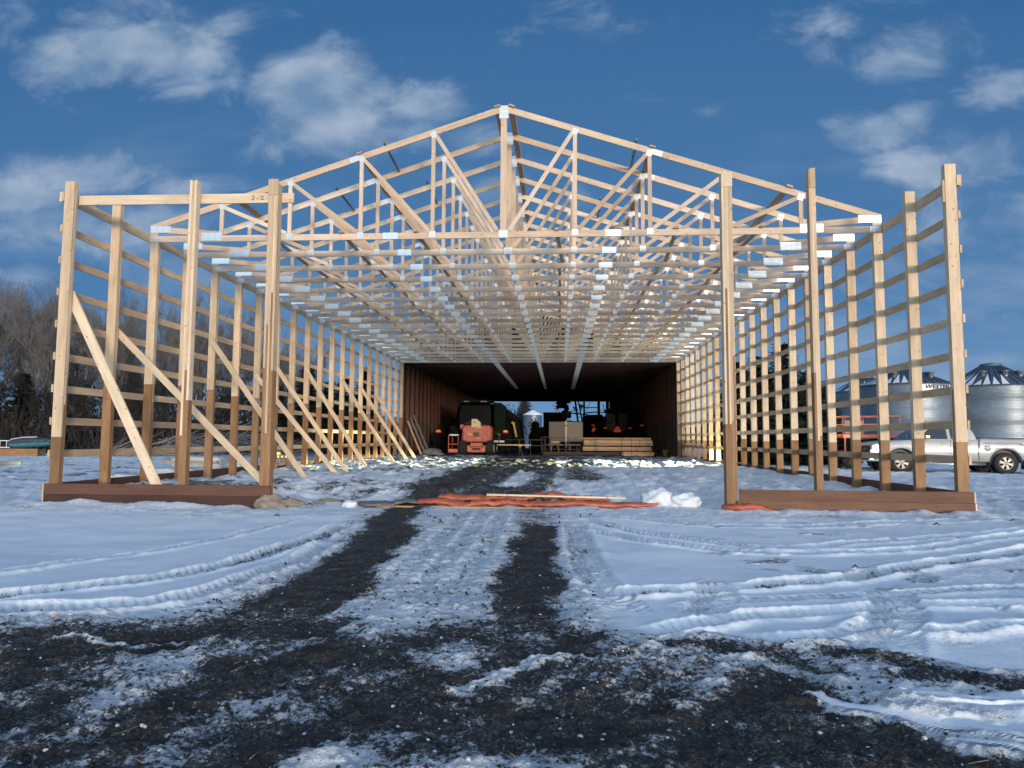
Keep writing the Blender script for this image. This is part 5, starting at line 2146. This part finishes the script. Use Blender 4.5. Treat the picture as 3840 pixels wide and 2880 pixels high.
wrapped((-9.55, 4.6, 0.0), .95, .7, .30, .15, 'white wrapped bundle with green print nearest the skirt board', 1)
wrapped((-9.75, 7.2, -.02), 1.5, .9, .36, -.1, 'long white wrapped bundle with green print in the middle of the row', 2)
wrapped((-10.1, 9.2, 0), 1.5, .8, .62, .1, 'taller white wrapped bundle standing behind the two low ones', 3)
wrapped((-11.2, 13.2, 0), 1.3, .9, .30, .3, 'far white wrapped bundle half covered by snow', 4)
for k, (x_, y_, l_, nm) in enumerate(((-10.0, 8.3, 1.8, 'lower'), (-10.0, 8.45, 1.6, 'upper'))):
    mb = MB()
    mb.box((x_ - l_ / 2, y_, .42 + .045 * k), (x_ + l_ / 2, y_ + .14, .46 + .045 * k), 'lumber', 1.1)
    o = mb.build('loose_board')
    tag(o, '%s pale board lying on the wrapped bundles' % nm, 'board')
for k in range(9):
    a_, b_ = k % 4, k // 4
    mb = MB()
    x_, z_ = -12.6 + .19 * a_ + .09 * (b_ % 2), .10 + .17 * b_
    mb.lathe([(.001, -.2), (.085, -.2), (.09, .2), (.001, .2)], 'lumber', 10, (0, 0, 0), 'Y')
    o = mb.build('firewood_log')
    o.location = (x_, 21.5, z_ + .02)
    o.rotation_euler = (0, random.uniform(0, 3), random.uniform(-.1, .1))
    tag(o, 'round cut firewood log in the small pile beyond the left wall', 'log', 'firewood logs in a small pile')
# grey log and plank in the snow far left
mb = MB()
mb.tube([(-22.4, 15.9, .06), (-21.5, 15.95, .07)], .10, 'bark_pale', 10)
o = mb.build('grey_log')
tag(o, 'short grey log lying in the snow left of the frame', 'log')
mb = MB()
mb.box((-21.2, 17.6, .0), (-17.0, 17.72, .05), 'bark_pale', 1.2)
o = mb.build('long_plank')
tag(o, 'long grey plank lying in the snow beyond the left wall', 'plank')
for (a_, b_, nm) in (((-7.55, 2.2, .23), (-6.55, 4.0, .24), 'left wall'), ((6.35, 2.1, .26), (7.9, .75, .22), 'right wall')):
    mb = MB()
    mb.bar(a_, b_, .19, .035, 'grey_board', side=(0, 0, 1))
    o = mb.build('weathered_board')
    o.location.z = gz_((a_[0] + b_[0]) / 2, (a_[1] + b_[1]) / 2) - .19
    tag(o, 'grey weathered board lying in the snow inside the %s' % nm, 'board')

# ------------------------------------------------------------------ tarps, snow heaps, sandbag at the doorway
def tarp_roll(name, label, cat, path, rad, flat, mat, seed, wr=.28):
    mb = MB()
    rings = []
    pl = smooth_line(path, 34)
    n_ = 40
    L_ = np.cumsum([0] + [math.hypot(pl[i + 1][0] - pl[i][0], pl[i + 1][1] - pl[i][1]) for i in range(len(pl) - 1)])
    for i, (x, y) in enumerate(pl):
        t = i / (len(pl) - 1)
        rr = interp(t, [0, .015, .06, .5, .8, 1], [.5, .85, 1, .92, .85, .30]) * rad
        g = gz_(x, y)
        dx = pl[min(i + 1, len(pl) - 1)][0] - pl[max(i - 1, 0)][0]
        dy = pl[min(i + 1, len(pl) - 1)][1] - pl[max(i - 1, 0)][1]
        L = math.hypot(dx, dy)
        nx, ny = -dy / L, dx / L
        an = 2 * math.pi * np.arange(n_) / n_
        u_, v_ = np.full(n_, L_[i] * 5.0), np.cos(an) * 1.6 + 9
        w_ = np.sin(an) * 1.6
        f1 = 1 - 2 * np.abs(fbm(u_ * .55 + w_ * .7, v_ + w_, 3, seed) - .5)
        f2 = 1 - 2 * np.abs(fbm(u_ * 2.3 + v_, v_ * 2.4 + w_ * 1.7, 3, seed + 5) - .5)
        q = 1 + .55 * (f1 - .80) + .34 * (f2 - .80)
        o_ = np.sign(np.cos(an)) * np.abs(np.cos(an)) ** .8 * rr * 2.1 * (0.75 + .25 * q)
        zz = np.maximum(g - .02, g + flat * rr * .8 + np.sign(np.sin(an)) * np.abs(np.sin(an)) ** .7 * rr * flat * q)
        rings.append([(x + nx * a_, y + ny * a_, b_) for a_, b_ in zip(o_, zz)])
    mb.loft(rings, mat)
    o = mb.build(name)
    tag(o, label, cat)
    return o


tarp_roll('orange_tarp', 'long crumpled orange tarp roll lying across the doorway', 'tarp', [(-1.38, .52), (-.6, .42), (.3, .50), (1.1, .42), (1.9, .46), (2.9, .52), (3.15, .60)], .105, .50, 'tarp_orange', 3)
tarp_roll('orange_tarp', 'flat rear fold of orange tarp behind the long orange roll', 'tarp', [(-1.1, .95), (.1, .95), (.75, 1.05), (1.5, 1.02), (2.2, .95)], .12, .50, 'tarp_orange', 4)
tarp_roll('grey_tarp', 'dirty grey tarp at the left end of the orange roll', 'tarp', [(-2.35, .15), (-2.0, .35), (-1.6, .45), (-1.25, .5)], .17, .20, 'tarp_grey', 5)
mb = MB()
mb.box((-2.3, .10, .0), (2.1, .16, .042), 'lumber', .95)
o = mb.build('threshold_plank')
o.location.z = gz_(-.2, .1) + .0
tag(o, 'thin pale plank along the front edge of the tarps', 'plank')
mb = MB()
mb.bar((-.1, .62, .19), (2.45, .60, .155), .075, .03, 'pine', side=(0, 0, 1), tone=1.2)
o = mb.build('pale_stick')
tag(o, 'long pale batten lying on top of the orange tarp', 'batten')
tarp_roll('orange_tarp', 'scrap of orange tarp tucked under the right skirt board', 'tarp', [(4.16, .06), (4.25, -.10), (4.5, -.15), (4.85, -.15)], .075, .75, 'tarp_orange', 6)
heap('snow_heap', 'larger white snow block at the right end of the orange tarp', 'snow heap', (3.03, .62, .10), .30, .26, .24, 'snow_lump', 21)
heap('snow_heap', 'smaller white snow block right of the larger one', 'snow heap', (3.50, .56, .07), .29, .24, .20, 'snow_lump', 22)
heap('snow_heap', 'small snow heap beside the left end of the grey tarp', 'snow heap', (-2.55, .12, .0), .14, .13, .10, 'snow_lump', 23)
heap('sand_heap', 'tan heap of sand against the left door post', 'sand heap', (-3.98, .02, -.03), .25, .28, .23, 'sand', 24)
heap('sand_heap', 'lower tan sand heap right of the left door post', 'sand heap', (-3.68, .18, -.02), .30, .20, .14, 'sand', 25)
heap('sand_heap', 'flat tan sand patch trailing away from the door post', 'sand heap', (-3.1, .65, 0.0), .34, .20, .075, 'sand', 26)

# clods of snow and soil scattered over the churned ground
def scatter(name, mat, cnt, seed, smin, smax, dark):
    r_ = np.random.RandomState(seed)
    mb = MB()
    bm = bmesh.new()
    bmesh.ops.create_icosphere(bm, subdivisions=1, radius=1)
    bv = [v.co.copy() for v in bm.verts]
    bf = [[v.index for v in f_.verts] for f_ in bm.faces]
    bm.free()
    k = 0
    tries = 0
    while k < cnt and tries < cnt * 30:
        tries += 1
        d = r_.uniform(2.0, 13.5) if r_.rand() < .75 else r_.uniform(2, 6)
        t = r_.uniform(-.8, .75)
        x, y = CAM.x + t * d, CAM.y + d
        if y > -.15 and (abs(x) > 3.9):
            continue
        g, so = gh(x, y)
        if dark is None:
            ok = r_.rand() < (.9 if .2 < so < .95 else .03)
        elif dark:
            ok = .2 < so < .7
        else:
            ok = so > .35
        if not ok:
            continue
        s_ = smin + (smax - smin) * r_.rand() ** 2.2 * (1 if r_.rand() < .93 else 1.7)
        q = Vector((r_.uniform(.7, 1.5), r_.uniform(.7, 1.3), r_.uniform(.5, .9)))
        an = r_.uniform(0, 6.28)
        c_, sn = math.cos(an), math.sin(an)
        b0 = len(mb.v)
        for p in bv:
            f_ = r_.uniform(.75, 1.2)
            px_, py_, pz_ = p.x * q.x * s_ * f_, p.y * q.y * s_ * f_, p.z * q.z * s_ * f_
            mb.v.append((x + px_ * c_ - py_ * sn, y + px_ * sn + py_ * c_, g + pz_ + s_ * .15))
        for f_ in bf:
            mb.face([b0 + i for i in f_], mat, [(0, 0)] * 3)
        k += 1
    o = mb.build(name, normals=False)
    o['kind'] = 'stuff'
    return o


scatter('snow_clods', 'clod_snow', 1000, 5, .002, .010, None)
scatter('soil_clods', 'soil_clod', 2200, 6, .004, .013, True)
mb = MB()
r_ = np.random.RandomState(9)
for k in range(160):
    d = r_.uniform(2, 7)
    x, y = CAM.x + r_.uniform(-.75, .7) * d, CAM.y + d
    g, so = gh(x, y)
    if so < .35:
        continue
    an = r_.uniform(0, 3.14)
    L = r_.uniform(.03, .11)
    mb.tube([(x, y, g + .008), (x + L * math.cos(an), y + L * math.sin(an), g + .015)], .0018, 'straw', 3)
for k in range(420):
    d = r_.uniform(3, 15)
    x, y = CAM.x + r_.uniform(-.8, .75) * d, CAM.y + d
    g, so = gh(x, y)
    if so > .5 or so < .12:
        continue
    an = r_.uniform(0, 6.28)
    L = r_.uniform(.02, .07) * (1 + d / 12)
    w_ = .0025 + .0004 * d
    mb.tube([(x, y, g - .005), (x + L * .5 * math.cos(an), y + L * .5 * math.sin(an), g + r_.uniform(.01, .03)), (x + L * math.cos(an), y + L * math.sin(an), g + .004)], [w_, w_ * 1.6, w_ * .5], 'soil_clod' if k % 3 else 'straw', 4)
o = mb.build('straw_bits', normals=False)
o['kind'] = 'stuff'

# ------------------------------------------------------------------ trees
def bare_tree_mesh(seed, h, dark=False):
    r_ = random.Random(seed)
    tw, tk = MB(), MB()
    mt = 'twig_dark' if dark else 'twig'

    def grow(p, d, L, rad, lev):
        n_ = 4 if lev < 2 else 3
        pts = [p]
        q = p.copy()
        dd = d.copy()
        for i in range(n_):
            dd = (dd + Vector((r_.uniform(-.16, .16), r_.uniform(-.16, .16), r_.uniform(-.02, .16)))).normalized()
            q = q + dd * (L / n_)
            pts.append(q.copy())
        rs = [rad * (1 - .55 * i / n_) for i in range(n_ + 1)]
        tgt = tk if lev < 1 else tw
        tgt.tube(pts, rs, 'bark_dark' if lev < 1 else mt, 7 if lev == 0 else (4 if lev < 3 else 3), False, lev < 2)
        if lev >= 5:
            return
        nb = (9, 6, 5, 4, 3)[lev]
        for k in range(nb):
            t = r_.uniform(.28 if lev == 0 else .15, 1.0)
            i = min(int(t * n_), n_ - 1)
            f_ = t * n_ - i
            bp_ = pts[i].lerp(pts[i + 1], f_)
            an = r_.uniform(0, 6.28)
            sp_ = r_.uniform(.35, .75)
            ax = dd.orthogonal().normalized()
            ax.rotate(Matrix.Rotation(an, 3, dd))
            nd = (dd * math.cos(sp_) + ax * math.sin(sp_) + Vector((0, 0, .22))).normalized()
            grow(bp_, nd, L * r_.uniform(.48, .66), max(.008, rs[i] * .52), lev + 1)

    grow(Vector((0, 0, -.2)), Vector((r_.uniform(-.06, .06), r_.uniform(-.06, .06), 1)).normalized(), h * .60, h * .013, 0)
    return tw, tk


def make_bare(seed, h, dark=False):
    t = thing('bare_tree', 'x', 'tree')
    tw, tk = bare_tree_mesh(seed, h, dark)
    tk.build('trunk', t, normals=False)
    tw.build('crown', t, normals=False)
    return t


def spruce(seed, h, rad):
    r_ = random.Random(seed)
    t = thing('spruce_tree', 'x', 'tree')
    mb = MB()
    mb.tube([(0, 0, -.2), (0, 0, h * .5), (0, 0, h * .98)], [h * .02, h * .012, .01], 'bark_dark', 7)
    mb.build('trunk', t, normals=False)
    mb = MB()
    z = .15
    while z < h:
        f_ = z / h
        L0 = rad * (1 - f_) ** .85 + .08
        nb = 9 if f_ < .7 else 6
        a0 = r_.uniform(0, 6.28)
        for k in range(nb):
            an = a0 + 6.283 * k / nb + r_.uniform(-.25, .25)
            L = L0 * r_.uniform(.65, 1.15)
            el = r_.uniform(-.40, .25) + .35 * f_
            d = Vector((math.cos(an) * math.cos(el), math.sin(an) * math.cos(el), math.sin(el)))
            side = Vector((-math.sin(an), math.cos(an), 0))
            ns = max(3, int(L / .16))
            for i in range(ns):
                u = (i + .6) / ns
                c_ = Vector((0, 0, z)) + d * (L * u) + Vector((0, 0, -.16 * L * u * u + .10 * L * max(0, u - .7)))
                w = .10 + .20 * (1 - u) * min(1, L)
                for q in (-1, 1, 0):
                    dr = (d * .7 + side * q * .75 + Vector((r_.uniform(-.2, .2), r_.uniform(-.2, .2), r_.uniform(-.45, .15)))).normalized()
                    ln = r_.uniform(.22, .40) + w * .7
                    up_ = Vector((r_.uniform(-.5, .5), r_.uniform(-.5, .5), 1)).normalized()
                    s2 = dr.cross(up_).normalized() * r_.uniform(.06, .11)
                    e_ = c_ + dr * ln
                    mb.quad([c_ - s2, c_ + s2, e_ + s2 * .25, e_ - s2 * .25], 'needles', 1, [(0, 0)] * 4)
        z += r_.uniform(.11, .19)
    mb.build('crown', t, normals=False)
    return t


# left wood: bare poplars
protos = [make_bare(s_, 11.5) for s_ in (1, 2, 3)] + [make_bare(9, 8.0, True)]
used = set()
spots = [(-49, 52, 1.2, 2), (-44.5, 51, 1.22, 1), (-41, 52, 1.15, 0), (-38.5, 51, 1.05, 2), (-35, 50, 1.0, 0), (-32.5, 51, 1.1, 1), (-29.5, 50, 1.05, 2), (-26.5, 52, .95, 0), (-24, 51, .85, 1), (-54, 50, 1.2, 0), (-51.5, 49, 1.2, 1), (-47.8, 48, 1.18, 2), (-42, 49, 1.1, 1), (-60, 49, 1.2, 2), (-39, 39, .7, 3), (-33.5, 38.5, .75, 3), (-24.5, 39, .75, 3), (-29, 38, .8, 3), (-50, 46, 1.12, 0), (-46.5, 43, 1.15, 1), (-43, 47, 1.16, 2), (-40, 42, .98, 0), (-37, 46, .95, 1), (-34, 43, .95, 2), (-31, 47, 1.08, 0), (-28.5, 44, .95, 1), (-26, 48, .82, 2),
         (-45, 38, .75, 3), (-41, 37, .8, 3), (-36, 38, .85, 3), (-31, 39, .7, 3), (-27, 38, .8, 3), (-53, 42, 1.1, 2), (-57, 46, 1.1, 1), (-23, 46, .78, 0), (-20, 50, .8, 2), (-48, 36, .85, 3)]
names = ['tall', 'slender', 'broad', 'leaning', 'thin', 'high', 'forked', 'pale', 'short']
for i, (x, y, sc_, k) in enumerate(spots):
    if k in used:
        t = dup_tree(protos[k])
    else:
        t = protos[k]
        used.add(k)
    t.location = (x, y, 0)
    t.scale = (sc_ * 1.05, sc_ * 1.05, sc_)
    t.rotation_euler = (0, 0, random.uniform(0, 6.28))
    t['group'] = 'bare trees in the left wood'
    t['label'] = 'leafless grey tree with fine twigs standing in the wood at the left' if k < 3 else 'small dark leafless tree in the undergrowth of the left wood'
# the spruces
sp_ = [spruce(41, 6.2, 2.0), spruce(42, 5.4, 1.9), spruce(43, 7.0, 2.0)]
sl = [(12.95, 25.2, 6.35, 0, 'tallest dark spruce seen through the right wall of the frame'),
      (11.6, 25.0, 5.7, 1, 'dark spruce just left of the tallest one behind the right wall'),
      (10.55, 25.6, 5.5, 1, 'dark spruce nearest the closed shed outside the right wall'),
      (14.2, 25.4, 4.9, 0, 'lower dark spruce right of the tallest one behind the right wall'),
      (15.3, 26.2, 4.4, 1, 'small dark spruce at the right end of the row behind the orange lift'),
      (12.3, 27.8, 5.2, 0, 'dark spruce in the second row behind the tallest one'),
      (-18.3, 41, 6.9, 2, 'dark spruce with pointed top seen through the left wall of the frame'),
      (-16.9, 42, 5.7, 0, 'lower dark spruce between two pointed ones beyond the left wall'),
      (-15.4, 41, 5.9, 1, 'bushy dark spruce beyond the middle of the left wall'),
      (-13.9, 41.5, 6.7, 2, 'pointed dark spruce nearest the closed shed beyond the left wall'),
      (-20.3, 40, 5.2, 1, 'short dark spruce at the edge of the left wood'),
      (-25.0, 41, 4.6, 0, 'low dark spruce behind the brush of the left wood'),
      (-32.3, 41, 6.4, 2, 'dark spruce rising among the bare trees of the left wood'),
      (-37.0, 40, 5.8, 1, 'dark spruce right of the teal boat in the left wood'),
      (-41.5, 41, 6.3, 0, 'dark spruce directly behind the teal boat'),
      (-46.5, 41, 6.0, 2, 'dark spruce at the left edge of the wood')]
su = set()
hs = {0: 6.2, 1: 5.4, 2: 7.0}
for (x, y, h, k, lab) in sl:
    if k in su:
        t = dup_tree(sp_[k])
    else:
        t = sp_[k]
        su.add(k)
    f_ = h / hs[k]
    t.location = (x, y, -.05)
    t.scale = (f_ * 1.1, f_ * 1.1, f_)
    t.rotation_euler = (0, 0, random.uniform(0, 6.28))
    t['label'] = lab
    t['group'] = 'dark spruces around the shed'

# tangled undergrowth at the foot of the wood
mb = MB()
r_ = random.Random(77)
for k in range(6500):
    x = r_.uniform(-64, -12.5)
    y = r_.uniform(36, 46) + (0 if x < -20 else 3)
    tall = 1.0 if x < -22 else .55
    h = r_.uniform(.5, 3.4) * tall
    p = Vector((x, y, r_.uniform(-.05, 1.2) * tall))
    q = p + Vector((r_.uniform(-.9, .9), r_.uniform(-.5, .5), h))
    mb.tube([p, (p + q) / 2 + Vector((r_.uniform(-.2, .2), 0, .1)), q], [.024, .016, .006], 'twig_dark', 3, False)
for k in range(19000):
    x = r_.uniform(-64, -12.5)
    y = r_.uniform(37, 47) + (0 if x < -20 else 3)
    bump_ = 2.6 + 1.1 * math.sin(x * .55 + 1.3) + .7 * math.sin(x * 1.7) + .5 * math.sin(x * 3.1 + y)
    z = r_.uniform(0, 1.0) ** 1.25 * max(1.2, bump_ * (1.45 if x < -22 else .75))
    s_ = r_.uniform(.08, .26)
    c_ = Vector((x, y, z))
    u = Vector((r_.uniform(-1, 1), r_.uniform(-1, 1), r_.uniform(-1, 1))).normalized()
    w = u.orthogonal().normalized()
    mb.quad([c_ - u * s_, c_ + w * s_ * .6, c_ + u * s_, c_ - w * s_ * .6], 'twig_dark', 1, [(0, 0)] * 4)
o = mb.build('undergrowth', normals=False)
o['kind'] = 'stuff'
# brush pile of pale cut branches
mb = MB()
for k in range(260):
    x = r_.uniform(-27.5, -15.5)
    y = r_.uniform(29, 33)
    z = r_.uniform(0, 1.5) * math.exp(-((x + 21) / 5) ** 2) + .05
    an = r_.gauss(0.15, .45)
    L = r_.uniform(.8, 3.2)
    p = Vector((x, y, z))
    q = p + Vector((L * math.cos(an), r_.uniform(-.6, .6), L * math.sin(an) * .55))
    q.z = max(.05, q.z)
    rr_ = r_.uniform(.012, .05)
    mb.tube([p, (p + q) / 2 + Vector((0, 0, r_.uniform(-.1, .15))), q], [rr_, rr_ * .8, rr_ * .4], 'twig' if k % 3 else 'bark_pale', 4, False)
o = mb.build('brush_pile', normals=False)
tag(o, 'tangled pile of cut pale branches in front of the left wood', 'brush pile')

# beyond the rear door: a little bin and trees
t = thing('distant_bin', 'small pale grain bin with cone roof seen through the rear doorway', 'grain bin', (-3.4, 110, 0))
mb = MB()
mb.lathe([(1.6, -.2), (1.6, 5.45)], 'bin_roof', 32)
mb.build('wall', t)
mb = MB()
mb.lathe([(1.72, 5.4), (1.70, 5.48), (.3, 6.25), (.001, 6.35)], 'snow_lump', 24)
mb.build('roof', t)


def leafy(x, y, h, r0, label, mat, seed):
    rr_ = random.Random(seed)
    t = thing('brown_tree', label, 'tree', (x, y, 0))
    mb = MB()
    mb.tube([(0, 0, 0), (0, 0, h * .7)], [.22, .08], 'bark_dark', 7)
    mb.build('trunk', t, normals=False)
    mb = MB()
    for k in range(2600):
        u = Vector((rr_.gauss(0, .5), rr_.gauss(0, .5), rr_.gauss(0, .42)))
        c_ = Vector((u.x * r0, u.y * r0, h * .58 + u.z * h * .42))
        if c_.z < .6:
            continue
        s_ = rr_.uniform(.10, .26)
        a_ = Vector((rr_.uniform(-1, 1), rr_.uniform(-1, 1), rr_.uniform(-1, 1))).normalized()
        w = a_.orthogonal().normalized()
        mb.quad([c_ - a_ * s_, c_ + w * s_ * .7, c_ + a_ * s_, c_ - w * s_ * .7], mat, 1, [(0, 0)] * 4)
    mb.build('crown', t, normals=False)
    return t


leafy(-9.0, 122, 7.2, 1.5, 'brownish bushy tree left of the distant bin beyond the rear doorway', 'foliage_brown', 3)
leafy(-6.6, 124, 6.9, 1.3, 'brown tree close to the distant bin beyond the rear doorway', 'foliage_brown', 4)
leafy(-5.2, 118, 9.8, 1.0, 'tall dark column shaped tree beside the distant bin beyond the doorway', 'twig_dark', 5)
# far horizon wood
mb = MB()
r_ = random.Random(5)
for k in range(5000):
    an = r_.uniform(-1.05, 1.0)
    d = r_.uniform(230, 300)
    x, y = d * math.sin(an), d * math.cos(an)
    h = r_.uniform(1.5, 6.5)
    w = r_.uniform(.6, 2.0)
    rx, ry = math.cos(an), -math.sin(an)
    mb.quad([(x - rx * w, y - ry * w, -1), (x + rx * w, y + ry * w, -1), (x + rx * w * .3, y + ry * w * .3, h), (x - rx * w * .3, y - ry * w * .3, h)], 'twig_dark', 1, [(0, 0)] * 4)
o = mb.build('distant_wood', normals=False)
o['kind'] = 'stuff'
